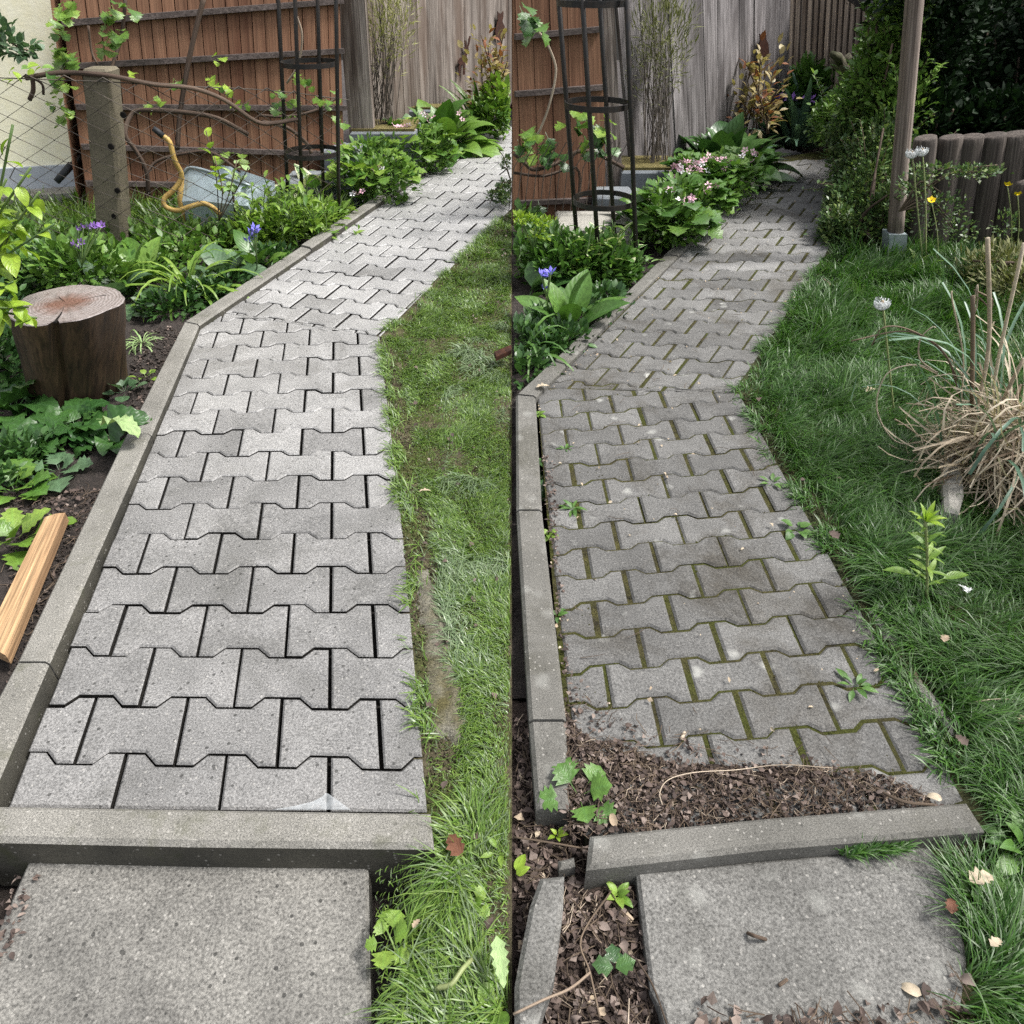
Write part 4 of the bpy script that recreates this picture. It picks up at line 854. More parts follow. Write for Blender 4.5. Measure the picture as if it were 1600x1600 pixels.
fringe('grass', 'grass blades leaning over the right edge of the dirty path', 4200, RE2, 400, 1240, 'dgrass', 1, zlr, 62, .03)
def densR(x, y):
    d = x - np.where(y < .66, .5, xon(RE2, y)); nz = fbm(x * 12, y * 12, 51); w = np.interp(y, [.5, .8, 1.2, 2, 3.4], [.03, .09, .12, .06, .03])
    return np.clip(sm(d + (nz - .5) * .10, w * .3, w * 1.0), .05, 1) * (.5 + .7 * sm(fbm(x * 6, y * 6, 53), .3, .6)) * ~inpoly(x, y, SLAB2) * ~inpoly(x, y, KERB2)
RG = [(1153, 611), (1300, 388), (1420, 392), (1800, 400), (1800, 1640), (1492, 1640), (1512, 1480), (1500, 1400), (1460, 1332), (1545, 1300), (1475, 1195), (1262, 805)]
grass('grass', 'long dark lawn grass right of the dirty path', 110000, RG, (.04, .125), (.0015, .0030), .85, 'dgrass', 1, zlr, densR, seed=6)
grass('grass', 'long tangled grass blades over the lawn right of the dirty path', 16000, [(1290, 800), (1200, 640), (1300, 420), (1640, 420), (1800, 1640), (1540, 1640), (1560, 1300), (1480, 1120)], (.08, .17), (.0022, .0042), 1.15, 'dgrass', 1, zlr, lambda x, y: .15 + sm(fbm(x * 6, y * 6, 59), .42, .6), seed=16)
grass('grass', 'tall grass tufts in the far lawn before the palisade', 14000, [(1270, 470), (1330, 395), (1620, 400), (1620, 620), (1250, 640)], (.08, .19), (.002, .0036), .6, 'dgrass', 1, zlr, lambda x, y: .3 + sm(fbm(x * 5, y * 5, 57), .35, .6), seed=7)
grass('grass', 'grass sprouting between dirty kerb and weathered slab', 500, [(1310, 1332), (1400, 1322), (1420, 1330), (1330, 1342)], (.02, .05), (.0016, .0026), .9, 'dgrass', 1, lambda x, y: x * 0, seed=8)
grass('grass', 'pale meadow grass behind the chain-link fence', 9000, [(-60, 400), (-60, 318), (540, 300), (540, 345), (330, 380), (150, 400)], (.08, .20), (.003, .006), .5, 'grass', -1, lambda x, y: zbed(x, y), seed=9)
# ================================================================ PLANT KITS
def cloud(n, c, r, seed=0, shell=.35):
    rg = np.random.default_rng(seed); p = rg.normal(size=(n, 3)); p /= np.linalg.norm(p, axis=1)[:, None]; k = rg.random(n) ** (1 / 3)
    k = (shell + (1 - shell) * k) * (1 + rg.normal(0, .16, n)); return np.asarray(c) + p * k[:, None] * np.asarray(r), p
SMALL = [diamond(.55, .12), diamond(.7, .18), diamond(.42, .08)]
MEDL = [hexleaf(.55, .18), hexleaf(.7, .14), hexleaf(.42, .2)]
BLADE = [leafT(.07, 'strap', 4, 1.2, .3), leafT(.05, 'strap', 4, 1.9, .3), leafT(.06, 'strap', 4, .6, .3)]
def foliage(parent, n, blobs, T, mat, size, side, seed=0, up=.4, name='foliage', droop=0.0, zmin=-.06):
    """leaves spread through several clumps: blobs = [(centre, radii, weight)]"""
    rg = np.random.default_rng(seed); W = np.array([b[2] for b in blobs], float); W /= W.sum(); Ps, Ds = [], []
    for (c, r, _), w in zip(blobs, W):
        p, d = cloud(max(1, int(n * w)), c, r, int(rg.integers(1 << 30))); Ps.append(p); Ds.append(d)
    P, D = np.vstack(Ps), np.vstack(Ds); m = len(P)
    yaw = np.arctan2(D[:, 1], D[:, 0]) + rg.normal(0, .7, m); el = np.clip(D[:, 2] * .7 + up + rg.normal(0, .4, m) - droop, -1.3, 1.4)
    B = bake(T, P, frame(yaw, el, rg.normal(0, .5, m)), rg.uniform(*size, m), side, zmin)
    return part(name, B, M[mat], parent, kind='stuff')
def stem(parent, pts, r, mat='stem', name='stem', k=4, n=6): return part(name, MB().tube(spline(pts, k), r, n).vf, M[mat], parent, smooth=True)
def leafy_stem(parent, base, tip, nl, key, mat, L, side, r=.004, smat='stem', sway=.03, f0=.15, el=(10, 55), lname='leaf'):
    base, tip = np.asarray(base, float), np.asarray(tip, float); mid = lerp(base, tip, .5) + np.array([random.uniform(-1, 1) * sway, random.uniform(-1, 1) * sway, 0])
    S = spline([base, mid, tip], 8); stem(parent, [base, mid, tip], r, smat)
    for i in range(nl):
        f = f0 + (1 - f0) * (i + .5) / nl; p = S[min(len(S) - 1, int(f * (len(S) - 1)))]
        leafobj(parent, key, mat, p, i * 2.4 + random.uniform(-.4, .4), math.radians(random.uniform(*el)), random.uniform(-.3, .3), random.uniform(*L) * (1.1 - .35 * f), side, lname)
OV = K(W=.55, prof='ovate', n=6, curl=.7, fold=.22); OVP = K(W=.5, prof='ovate', n=6, curl=.9, fold=.22, pet=.3); HE = K(W=.75, prof='heart', n=7, curl=.9, fold=.15, pet=.28, wav=.08)
HOS = K(W=.5, prof='ovate', n=7, curl=1.1, fold=.28, pet=.2, wav=.03); HOS2 = K(W=.42, prof='ovate', n=7, curl=.5, fold=.3, pet=.2); LAN = K(W=.26, prof='lance', n=6, curl=.8, fold=.25); LANP = K(W=.3, prof='lance', n=6, curl=.5, fold=.3, pet=.2)
STR = K(W=.06, prof='strap', n=7, curl=1.6, fold=.4); STR2 = K(W=.045, prof='strap', n=7, curl=2.4, fold=.4); STI = K(W=.09, prof='strap', n=7, curl=.7, fold=.5)
LOB = K(W=.95, prof='lobed', n=8, curl=.7, fold=.15, pet=.35, wav=.12); BUR = K(W=.85, prof='heart', n=11, curl=.8, fold=.12, pet=.25, wav=.32, seed=3); BUR2 = K(W=.7, prof='heart', n=11, curl=1.4, fold=.15, pet=.25, wav=.36, seed=5)
# ================================================================ LEFT BED
L_ = -1
def gz(px, py, z=-.04): p = g(px, py, z); return p
rosette('burdock', 'deep green broad-leaved burdock at the foot of the log', 'plant', gz(120, 668), 20, BUR, 'lf_burdock', (.10, .18), L_, (8, 50), .06, keys=[BUR, BUR2])
rosette('burdock', 'second burdock sprawling against the pale kerb', 'plant', gz(172, 682), 9, BUR, 'lf_burdock', (.10, .19), L_, (5, 45), .05, keys=[BUR, BUR2])
rosette('burdock', 'burdock filling the photo edge left of the log foot', 'plant', gz(20, 640), 18, BUR, 'lf_burdock', (.12, .22), L_, (10, 55), .07, keys=[BUR, BUR2])
t = thing('burdock_leaf', 'single upturned burdock leaf shining pale beside the pale kerb', 'leaf', gz(150, 675)); leafobj(t, BUR, 'lf_burdock', at(150, 672, 2.03), .15, .35, -.6, .17, L_); leafobj(t, BUR2, 'lf_palegreen', at(150, 655, 2.03), -.1, .15, .3, .16, L_)
rosette('burdock', 'dark burdock leaves spreading over soil below the log foot', 'plant', gz(62, 690), 15, BUR2, 'lf_burdock', (.09, .16), L_, (5, 45), .09, keys=[BUR, BUR2])
rosette('weed', 'small grey-green weed on soil below the burdock leaves', 'weed', gz(92, 735), 11, LOB, 'lf_grey', (.06, .11), L_, (8, 45), .03)
rosette('weed', 'ragged weed at photo edge above the orange timber', 'weed', gz(22, 765), 20, LOB, 'lf_lit', (.07, .12), L_, (10, 55), .05)
rosette('nettle', 'rough green nettle leaves at the upper end of the orange timber', 'weed', gz(20, 845), 11, K(W=.7, prof='lobed', n=9, curl=.6, fold=.2, pet=.15), 'lf_fresh', (.08, .14), L_, (12, 60), .05)
rosette('seedling', 'grey-green seedling between the log and the pale kerb', 'weed', gz(196, 612), 12, K(W=.6, prof='round', n=5, curl=.4, fold=.15, pet=.4), 'lf_grey', (.05, .09), L_, (15, 70), .02)
rosette('seedling', 'small bright seedling right against the pale kerb by the log', 'weed', gz(228, 590), 6, OVP, 'lf_fresh', (.04, .07), L_, (15, 60), .02)
rosette('grass_tuft', 'flattened yellow-green grass tuft on soil beside the log', 'grass tuft', gz(222, 536), 34, STR2, 'lf_palegreen', (.08, .15), L_, (5, 55), .03)
rosette('comfrey', 'big grey-green comfrey leaves right behind the log', 'plant', gz(190, 470), 11, HOS, 'lf_grey', (.20, .32), L_, (10, 60), .05, keys=[HOS, HOS2])
rosette('comfrey', 'comfrey with one upright bright leaf behind the log', 'plant', gz(215, 452), 7, HOS2, 'lf_lit', (.22, .34), L_, (40, 80), .05)
rosette('daylily', 'bright daylily clump arching over soil beside the pale kerb', 'plant', gz(298, 462), 42, STR, 'lf_fresh', (.22, .42), L_, (22, 82), .05, keys=[STR, STR2])
rosette('daylily', 'sparse daylily with long bent blades left of the concrete post foot', 'plant', gz(222, 430), 16, STR2, 'lf_lit', (.22, .36), L_, (20, 75), .05)
rosette('hosta', 'blue-green hosta under the wheelbarrow', 'plant', gz(352, 436), 12, HOS, 'lf_grey', (.18, .28), L_, (12, 65), .05)
rosette('hosta', 'dark hosta with pointed leaves against the kerb before the trellis', 'plant', gz(402, 420), 10, HOS2, 'lf_lit', (.16, .26), L_, (15, 70), .05)
rosette('hosta', 'cream-edged hosta inside the left trellis', 'plant', gz(496, 318), 15, HOS, 'lf_var', (.22, .33), L_, (15, 70), .06, keys=[HOS, HOS2])
t = thing('bluebell', 'blue bellflower leaning over dark bed soil near the kerb', 'flower', gz(398, 420))
for q in ((391, 368), (398, 358), (402, 364), (389, 378), (396, 362)):
    stem(t, [gz(402, 425), at(400, 395, 3.6), at(*q, 3.6)], .003); flower(t, at(*q, 3.6), .028, 'blue', (random.uniform(-.8, .8), random.uniform(-.8, .8)), n=5, cup=.7)
t = thing('columbine', 'purple columbine flowering behind the log', 'flower', gz(120, 440))
for q in ((116, 382), (122, 388), (111, 390), (126, 379), (118, 394), (122, 360), (130, 356), (146, 354), (153, 356), (159, 353), (140, 357)):
    stem(t, [gz(128, 446), at(128, 415, 3.35), at(*q, 3.4)], .0025); flower(t, at(*q, 3.38), .019, 'mauve', (random.uniform(-1, 1), random.uniform(-1, 1)), n=6, cup=.8)
foliage(t, 900, [(at(120, 415, 3.45), (.22, .15, .10), 1)], MEDL, 'lf_lit', (.03, .06), L_, 5)
def covered(name, label, cat, px, n, T, mat, size, r, side, seed, h=.5):
    t = thing(name, label, cat, gz(*px[0])); foliage(t, n, [(gz(*p) + np.array([0, 0, r[2] * h]), r, 1) for p in px], T, M and mat, size, side, seed); return t
covered('groundcover', 'fresh small-leaved ground cover between log and chain-link fence', 'ground cover', [(30, 400), (90, 400), (160, 402), (60, 430), (-20, 420), (210, 410)], 2300, MEDL, 'lf_lit', (.03, .065), (.26, .22, .10), L_, 11)
covered('groundcover', 'dark creeping weeds on soil at the photo edge above the timber', 'ground cover', [(10, 720), (-20, 760), (40, 715)], 700, MEDL, 'lf_dark', (.02, .045), (.10, .08, .04), L_, 19)
covered('groundcover', 'dark low ground cover left of and behind the log', 'ground cover', [(15, 470), (-30, 520), (20, 560), (-10, 600), (60, 455)], 2600, MEDL, 'lf_dark', (.03, .065), (.16, .18, .12), L_, 12)
covered('groundcover', 'mixed weeds round the foot of the concrete post', 'ground cover', [(250, 392), (300, 380), (340, 395), (230, 440), (285, 420)], 1100, MEDL, 'lf_lit', (.03, .06), (.22, .2, .09), L_, 13)
covered('groundcover', 'dark weeds on soil along the pale kerb', 'ground cover', [(265, 486), (320, 468), (360, 455), (420, 410)], 1500, MEDL, 'lf_dark', (.025, .05), (.14, .1, .05), L_, 14)
ph = thing('phlox', 'bright upright leafy phlox clump before the left trellis', 'plant', gz(440, 385))
for i in range(30):
    b = gz(random.uniform(395, 510), random.uniform(350, 392)); leafy_stem(ph, b, b + [random.uniform(-.07, .07), random.uniform(-.06, .06), random.uniform(.16, .34)], 7, LAN, random.choice(['lf_fresh', 'lf_fresh', 'lf_lit']), (.08, .14), L_, .003, el=(10, 60))
foliage(ph, 1100, [(gz(450, 372) + [0, 0, .07], (.34, .2, .10), 1), (gz(500, 355) + [0, 0, .07], (.18, .15, .08), .6), (gz(410, 380) + [0, 0, .06], (.2, .15, .08), .5)], [hexleaf(.3, .2), hexleaf(.24, .2), hexleaf(.4, .2)], 'lf_fresh', (.04, .085), L_, 15)
for px, top, lab in (((355, 360), (331, 282), 'left'), ((372, 372), (362, 285), 'right')):
    t = thing('plant_stake', 'thin dark plant stake before the wheelbarrow, ' + ('the left one' if lab == 'left' else 'the right one'), 'stake', gz(*px)); Y = gz(*px)[1]; part('rod', MB().tube([gz(*px), at(*top, Y)], .006, 6).vf, M['twig'], t)
b = thing('rose_shoot', 'lanky pale-leaved shoot rising before the wheelbarrow tub', 'plant', gz(345, 352)); 
for tp in ((322, 205), (370, 250), (335, 245), (388, 262)): leafy_stem(b, at(342, 345, 4.2), at(*tp, 4.2), 7, OV, random.choice(['lf_bright', 'lf_palegreen']), (.06, .10), L_, .003, 'twig', .05, .4)
# geraniums on the bank
def geranium(label, blobs, n, flowers, side, seed, mat='lf_fresh', Y=None):
    t = thing('geranium', label, 'plant', blobs[0][0] * [1, 1, 0]); rg = random.Random(seed)
    foliage(t, n // 2, blobs, MEDL, 'lf_lit', (.03, .06), side, seed)
    for i in range(120):
        c, r, _ = rg.choice(blobs); a, e = rg.uniform(0, 6.28), rg.uniform(.0, 1.2); d = np.array([math.cos(a) * math.cos(e), math.sin(a) * math.cos(e), math.sin(e)])
        leafobj(t, LOB, mat if rg.random() < .65 else 'lf_lit', c + d * np.asarray(r) * .8, a, rg.uniform(-.1, .9), rg.uniform(-.4, .4), rg.uniform(.09, .15), side)
    for q in flowers:
        for k in range(4):
            p = at(q[0] + rg.uniform(-9, 9), q[1] + rg.uniform(-6, 6), q[2]); flower(t, p, .024, 'pink' if k else 'white', (rg.uniform(-.9, .9), rg.uniform(-.9, .9)), n=5, cup=.2)
    return t
geranium('bright geranium with pink flowers spilling to the pale kerb, near clump', [(at(580, 265, 5.25), (.22, .2, .17), 1), (at(600, 285, 5.0), (.2, .15, .15), 1), (at(560, 290, 5.0), (.15, .15, .15), .7)], 2600, [(560, 300, 4.8), (590, 262, 4.9)], L_, 21)
geranium('bright geranium with pink flowers below the big dark hosta', [(at(640, 232, 5.9), (.26, .2, .18), 1), (at(668, 240, 5.8), (.2, .16, .13), .8), (at(615, 250, 5.6), (.2, .16, .16), .8)], 2600, [(622, 200, 5.7), (630, 195, 5.7), (640, 202, 5.7), (664, 178, 5.9), (670, 185, 5.9), (725, 182, 6.2)], L_, 22)
rosette('hosta', 'big dark hosta before the grey fence beside the clean path', 'plant', at(690, 200, 6.5) * [1, 1, 0], 46, HOS, 'lf_lit', (.30, .46), L_, (12, 82), .18, keys=[HOS, HOS2])
rosette('hosta', 'dark glossy hosta leaves at the left end of the big hosta', 'plant', at(650, 205, 6.5) * [1, 1, 0], 20, HOS, 'lf_dark', (.3, .46), L_, (12, 75), .15)
rosette('iris', 'dark spiky iris blades between the hosta and the tan shrub', 'plant', at(748, 180, 7.2) * [1, 1, 0], 24, STI, 'lf_lit', (.3, .5), L_, (55, 88), .08)
def tanshrub(label, bases, tips, side, Y, seed):
    t = thing('tan_shrub', label, 'shrub', at(*bases, Y) * [1, 1, 0]); b = at(*bases, Y)
    for i, tp in enumerate(tips): leafy_stem(t, b + [random.uniform(-.1, .1), random.uniform(-.1, .1), 0], at(tp[0], tp[1], Y + random.uniform(-.15, .15)), 11, LANP, 'lf_tan', (.10, .18), side, .005, 'twig', .06, .2, (0, 60))
    foliage(t, 160, [(at(tips[0][0], (tips[0][1] + bases[1]) / 2, Y), (.25, .2, .35), 1)], MEDL, 'lf_tan', (.04, .08), side, seed); return t
tanshrub('tan and gold leafed shrub under the cat figure on the grey fence', (772, 172), [(762, 70), (752, 55), (775, 60), (787, 75), (793, 95), (752, 85), (757, 100), (780, 95), (788, 50), (770, 85)], L_, 7.2, 31)
t = thing('border_plant', 'fresh green border plant at the far end of the clean path', 'plant', at(785, 185, 7.0) * [1, 1, 0]); foliage(t, 420, [(at(784, 165, 7.0), (.16, .2, .18), 1)], MEDL, 'lf_fresh', (.05, .10), L_, 32); foliage(t, 400, [(at(775, 182, 6.9), (.18, .15, .1), 1)], MEDL, 'lf_lit', (.05, .09), L_, 33)
def broom(label, base, tops, side, Y, mat='lf_broom', seed=1):
    t = thing('broom_bush', label, 'shrub', at(*base, Y) * [1, 1, 0]); rg = random.Random(seed); b = at(*base, Y); mb = MB()
    for i in range(40):
        tp = rg.choice(tops); q = at(tp[0] + rg.uniform(-14, 14), tp[1] + rg.uniform(-25, 40), Y + rg.uniform(-.15, .15)); p = b + [rg.uniform(-.09, .09), rg.uniform(-.1, .1), 0]; m = lerp(p, q, .55) + [rg.uniform(-.05, .05), rg.uniform(-.05, .05), 0]
        mb.tube(spline([p, m, q], 3), [.0032] * 5 + [.0016] * 2, 3, False)
    part('stems', mb.vf, M['gtwig'], t, kind='stuff')
    foliage(t, 1250, [(at(x, y, Y), (.12, .14, .22), 1) for x, y in tops], [diamond(.10, .0), diamond(.14, .05)], mat, (.035, .07), side, seed, up=.9, name='sprigs'); return t
broom('tall broom bush with yellow-green tops before the left grey fence', (596, 205), [(590, 20), (610, 10), (625, 30), (600, 45), (585, 70), (615, 62), (630, 5), (595, -20), (620, -30)], L_, 5.85, seed=41)
# vines on the brown shed and along the fence wire
v = thing('grapevine', 'gnarled grapevine trained along the fence wire and the brown shed', 'vine', at(232, 310, 4.55))
stem(v, [at(40, 122, 4.0), at(90, 114, 4.0), at(150, 116, 3.98), at(190, 122, 4.0), at(240, 132, 4.1), at(300, 138, 4.2), at(350, 156, 4.3), at(400, 190, 4.4), at(430, 192, 4.5), at(470, 185, 4.6)], .011, 'vine', n=7)
stem(v, [at(232, 305, 4.5), at(228, 265, 4.5), at(212, 235, 4.5), at(196, 210, 4.5), at(205, 180, 4.6), at(225, 172, 4.6), at(290, 176, 4.5), at(340, 185, 4.5), at(388, 210, 4.5)], .012, 'vine', n=7)
stem(v, [at(230, 270, 4.5), at(245, 252, 4.55), at(285, 240, 4.6), at(330, 238, 4.65), at(375, 268, 4.6)], .008, 'vine')
stem(v, [at(277, 235, 4.7), at(281, 180, 4.75), at(292, 110, 4.8), at(305, 50, 4.85), at(320, -8, 4.9)], .013, 'vine')
stem(v, [at(196, 0, 4.75), at(190, 55, 4.75), at(178, 95, 4.7), at(170, 120, 4.65)], .009, 'vine')
stem(v, [at(138, 40, 4.7), at(143, 80, 4.7), at(152, 100, 4.68)], .006, 'vine')
stem(v, [at(50, 118, 4.0), at(52, 140, 4.0), at(46, 156, 4.0)], .010, 'vine'); stem(v, [at(52, 122, 4.0), at(66, 132, 4.0), at(68, 148, 4.0)], .006, 'vine')
stem(v, [at(410, 190, 4.9), at(450, 200, 5.0), at(480, 225, 5.1), at(487, 240, 5.1)], .012, 'vine'); stem(v, [at(405, 180, 4.9), at(450, 182, 5.0), at(500, 170, 5.1), at(528, 150, 5.2)], .008, 'vine')
stem(v, [at(462, 20, 4.9), at(472, 55, 4.9), at(466, 100, 4.9), at(448, 130, 4.9)], .006, 'fgreytwig')
def vleaves(pts, n, rx, ry, mat, L, Y, key=LOB):
    for (x, y) in pts:
        for i in range(n): leafobj(v, key, mat if random.random() < .75 else 'lf_lit', at(x + random.uniform(-rx, rx), y + random.uniform(-ry, ry), Y + random.uniform(-.08, .03)), random.uniform(-2.6, -.5), random.uniform(-.9, .4), random.uniform(-.6, .6), random.uniform(*L), L_)
vleaves([(102, 15), (98, 30), (105, 5), (96, 52), (92, 75), (100, 88), (88, 120), (95, 140), (92, 160), (100, 178), (105, 188)], 5, 9, 9, 'lf_fresh', (.05, .09), 4.6)
vleaves([(172, 25), (180, 12), (178, 45), (195, 15), (192, 55), (168, 60), (170, 70)], 4, 8, 9, 'lf_lit', (.06, .10), 4.65); vleaves([(110, 80), (106, 90)], 5, 7, 7, 'lf_lit', (.09, .13), 4.6)
vleaves([(52, 105), (24, 110), (64, 100), (80, 108), (22, 125)], 2, 5, 5, 'lf_bright', (.05, .08), 4.0, OV); vleaves([(345, 128), (360, 135), (335, 122), (385, 160), (375, 165), (340, 90), (206, 112)], 3, 6, 5, 'lf_bright', (.04, .065), 4.45)
vleaves([(425, 150), (440, 160), (455, 150), (478, 125), (475, 115), (520, 150), (510, 160), (530, 185), (455, 178), (350, 240), (372, 238), (250, 160), (222, 165), (276, 128)], 3, 10, 9, 'lf_fresh', (.05, .085), 4.85)
# bright shrub at the photo's left edge
s_ = thing('young_shrub', 'yellow-green young shrub reaching in at the left edge before the chain-link fence', 'shrub', at(-60, 520, 2.7) * [1, 1, 0])
for tp, n, Y in (((20, 195), 5, 2.6), ((48, 262), 7, 2.6), ((62, 300), 7, 2.55), ((85, 350), 7, 2.5), ((30, 330), 7, 2.6), ((10, 280), 6, 2.7), ((5, 345), 6, 2.6)):
    leafy_stem(s_, at(-60, 470, Y), at(*tp, Y), n, OV, 'lf_bright', (.075, .125), L_, .004, 'stem', .04, .45, (-55, 15))
s_ = thing('young_shrub', 'yellow-green shoot drooping across the sawn top of the log', 'shrub', at(-60, 560, 2.1) * [1, 1, 0])
for tp, n in (((20, 440), 7), ((45, 480), 8), ((58, 497), 8), ((18, 470), 7)): leafy_stem(s_, at(-50, 470, 2.08), at(*tp, 2.1), n, OV, 'lf_bright', (.05, .085), L_, .003, 'stem', .03, .35, (-55, 10))
s_ = thing('apple_twig', 'dark-leaved hanging twig before the cream house wall', 'twig', at(-10, 40, 3.4))
stem(s_, [at(-25, 40, 3.4), at(10, 62, 3.4), at(30, 74, 3.4), at(48, 80, 3.4)], .004, 'twig'); foliage(s_, 130, [(at(3, 60, 3.4), (.05, .05, .08), 1), (at(28, 74, 3.4), (.06, .04, .03), 1), (at(45, 79, 3.4), (.03, .03, .02), .4)], MEDL, 'lf_grey', (.03, .05), L_, 45)
s_ = thing('cotoneaster_sprig', 'thin small-leaved sprig hanging over the far clean path', 'twig', at(799, 300, 4.9) * [1, 1, 0])
for q in ((765, 318), (772, 300), (785, 262), (780, 236)): stem(s_, [at(799, 285, 4.9), lerp(at(799, 285, 4.9), at(*q, 4.9), .6) + [0, 0, .03], at(*q, 4.9)], .003, 'twig')
foliage(s_, 700, [(at(790, 298, 4.9), (.06, .12, .05), 2), (at(776, 306, 4.9), (.05, .05, .03), 1), (at(792, 255, 4.9), (.03, .05, .04), .6), (at(793, 310, 4.9), (.04, .1, .06), 1)], SMALL, 'lf_box', (.018, .032), L_, 46)
# ================================================================ RIGHT BED
R_ = 1
rosette('hosta', 'big dark hosta before the dark grey fence beside the dirty path', 'plant', at(1128, 250, 5.55) * [1, 1, 0], 54, HOS, 'lf_dark', (.32, .46), R_, (25, 84), .2, keys=[HOS, HOS2])
rosette('hosta', 'second dark hosta between geranium and tan shrub by the dirty path', 'plant', at(1158, 236, 5.85) * [1, 1, 0], 26, HOS2, 'lf_dark', (.22, .34), R_, (20, 80), .12)
geranium('geranium with pale pink flowers on the bank, upper clump by the dirty path', [(at(1110, 290, 4.75), (.24, .2, .14), 1), (at(1140, 275, 4.9), (.22, .18, .12), .8), (at(1080, 285, 4.8), (.18, .16, .13), .7)], 2600, [(1062, 262, 4.6), (1080, 258, 4.6), (1095, 255, 4.6), (1112, 245, 4.7), (1052, 275, 4.6), (1172, 238, 4.9), (1185, 248, 4.9), (1068, 256, 4.6), (1100, 262, 4.6), (1075, 270, 4.55), (1124, 252, 4.7), (1140, 258, 4.7), (1160, 250, 4.8), (1056, 268, 4.6)], R_, 23, 'lf_mid')
geranium('geranium with pale pink flowers, lower clump along the dirty kerb', [(at(1050, 330, 4.2), (.22, .18, .14), 1), (at(1080, 325, 4.3), (.18, .15, .12), .8), (at(1030, 345, 4.1), (.18, .15, .13), .8), (at(1060, 355, 4.05), (.15, .1, .08), .5)], 2600, [(1066, 312, 4.05), (1078, 313, 4.05), (1046, 300, 4.15), (1020, 318, 4.1), (1098, 300, 4.2), (1110, 295, 4.2)], R_, 24, 'lf_mid')
rosette('daylily', 'lance-leaved plant at the left end of the right geraniums', 'plant', at(1015, 345, 4.2) * [1, 1, 0], 22, LANP, 'lf_dark', (.2, .32), R_, (20, 75), .08)
broom('broom bush with olive tops before the dark grey fence', (1030, 265), [(1015, 40), (1035, 60), (1052, 45), (1022, 75), (1045, 80), (1010, 110), (1058, 70), (1030, 20)], R_, 5.0, 'lf_moss', 42)
tanshrub('tan-leafed shrub beneath the rusted figure on the dark fence', (1190, 205), [(1180, 110), (1165, 95), (1195, 105), (1208, 118), (1170, 130), (1188, 92), (1215, 140), (1162, 140), (1200, 150)], R_, 6.2, 34)
rosette('iris', 'blue-green iris clump at the far end of the dirty path', 'plant', g(1243, 226), 80, STI, 'lf_blue', (.4, .66), R_, (20, 85), .22)
t = thing('iris_flowers', 'violet-blue iris flowers above the iris clump by the slatted wall', 'flower', at(1240, 220, 6.3) * [1, 1, 0])
for q in ((1219, 152), (1228, 155), (1238, 157), (1263, 152), (1266, 156), (1272, 182), (1278, 186), (1216, 158)):
    stem(t, [at(1244, 224, 6.7), lerp(at(1244, 224, 6.7), at(*q, 6.7), .5) + [0, 0, .03], at(*q, 6.7)], .005); [flower(t, at(q[0], q[1], 6.7), .05, 'mauve', (random.uniform(-.8, .8), random.uniform(-.8, .8)), n=3, w=.9, cup=k) for k in (.8, -.3)]
t = thing('border_plant', 'feathery green border plant before the slatted wall', 'plant', at(1265, 190, 6.9) * [1, 1, 0]); foliage(t, 1500, [(at(1258, 145, 6.9), (.14, .14, .22), 1), (at(1285, 160, 6.9), (.2, .15, .2), 1.2), (at(1235, 165, 6.9), (.16, .14, .12), .6)], MEDL, 'lf_mid', (.05, .10), R_, 36)
rosette('hosta', 'cream-edged hosta inside the right trellis', 'plant', at(948, 405, 3.75) * [1, 1, 0], 13, HOS2, 'lf_var', (.2, .3), R_, (25, 80), .05)
rosette('orchid_lily', 'lily with broad pointed upright leaves beside the dirty kerb', 'plant', gz(886, 520), 10, HOS2, 'lf_mid', (.22, .32), R_, (25, 85), .03)
rosette('daylily', 'fresh daylily clump at the lower end of the right bed', 'plant', gz(818, 560), 34, STR, 'lf_mid', (.18, .34), R_, (15, 80), .05, keys=[STR, STR2])
rosette('comfrey', 'dark broad-leaved clump at the left edge of the right bed', 'plant', gz(822, 470), 12, HOS, 'lf_dark', (.2, .3), R_, (20, 70), .06, keys=[HOS, HOS2])
rosette('rhubarb', 'single dark crinkled rhubarb plant bending over the dirty kerb', 'plant', gz(800, 752), 9, BUR2, 'lf_dark', (.12, .17), R_, (10, 60), .02)
t = thing('bluebell', 'violet-blue bellflower in the right bed before the lily', 'flower', gz(852, 505))
for q in ((848, 432), (861, 426), (850, 452), (845, 430), (858, 430)): stem(t, [gz(858, 510), at(855, 470, 3.0), at(*q, 3.0)], .003); flower(t, at(*q, 3.0), .026, 'blue', (random.uniform(-.8, .8), random.uniform(-.8, .8)), cup=.7)
ph = thing('phlox', 'leafy green phlox clump before the right trellis', 'plant', gz(915, 445))
for i in range(24):
    b = gz(random.uniform(865, 975), random.uniform(425, 455)); leafy_stem(ph, b, b + [random.uniform(-.06, .06), random.uniform(-.05, .05), random.uniform(.14, .32)], 6, LAN, random.choice(['lf_fresh', 'lf_mid', 'lf_mid']), (.07, .12), R_, .003)
foliage(ph, 2600, [(gz(910, 440) + [0, 0, .1], (.26, .18, .12), 1), (gz(955, 440) + [0, 0, .07], (.14, .14, .09), .6), (gz(870, 445) + [0, 0, .1], (.16, .15, .12), .6)], MEDL, 'lf_mid', (.03, .055), R_, 16)
covered('groundcover', 'dark leafy ground cover along the lower right bed', 'ground cover', [(820, 540), (850, 560), (880, 545), (815, 590), (850, 520), (920, 505), (940, 480)], 2600, MEDL, 'lf_dark', (.025, .05), (.12, .12, .06), R_, 17)
covered('groundcover', 'fresh small-leaved weeds at the left edge behind the right bed', 'ground cover', [(815, 430), (830, 400), (860, 410), (812, 380)], 1400, MEDL, 'lf_mid', (.03, .06), (.14, .14, .12), R_, 18)
t = thing('fennel', 'thin-stemmed yellow-green umbel plant at the left edge behind the right bed', 'plant', gz(830, 430))
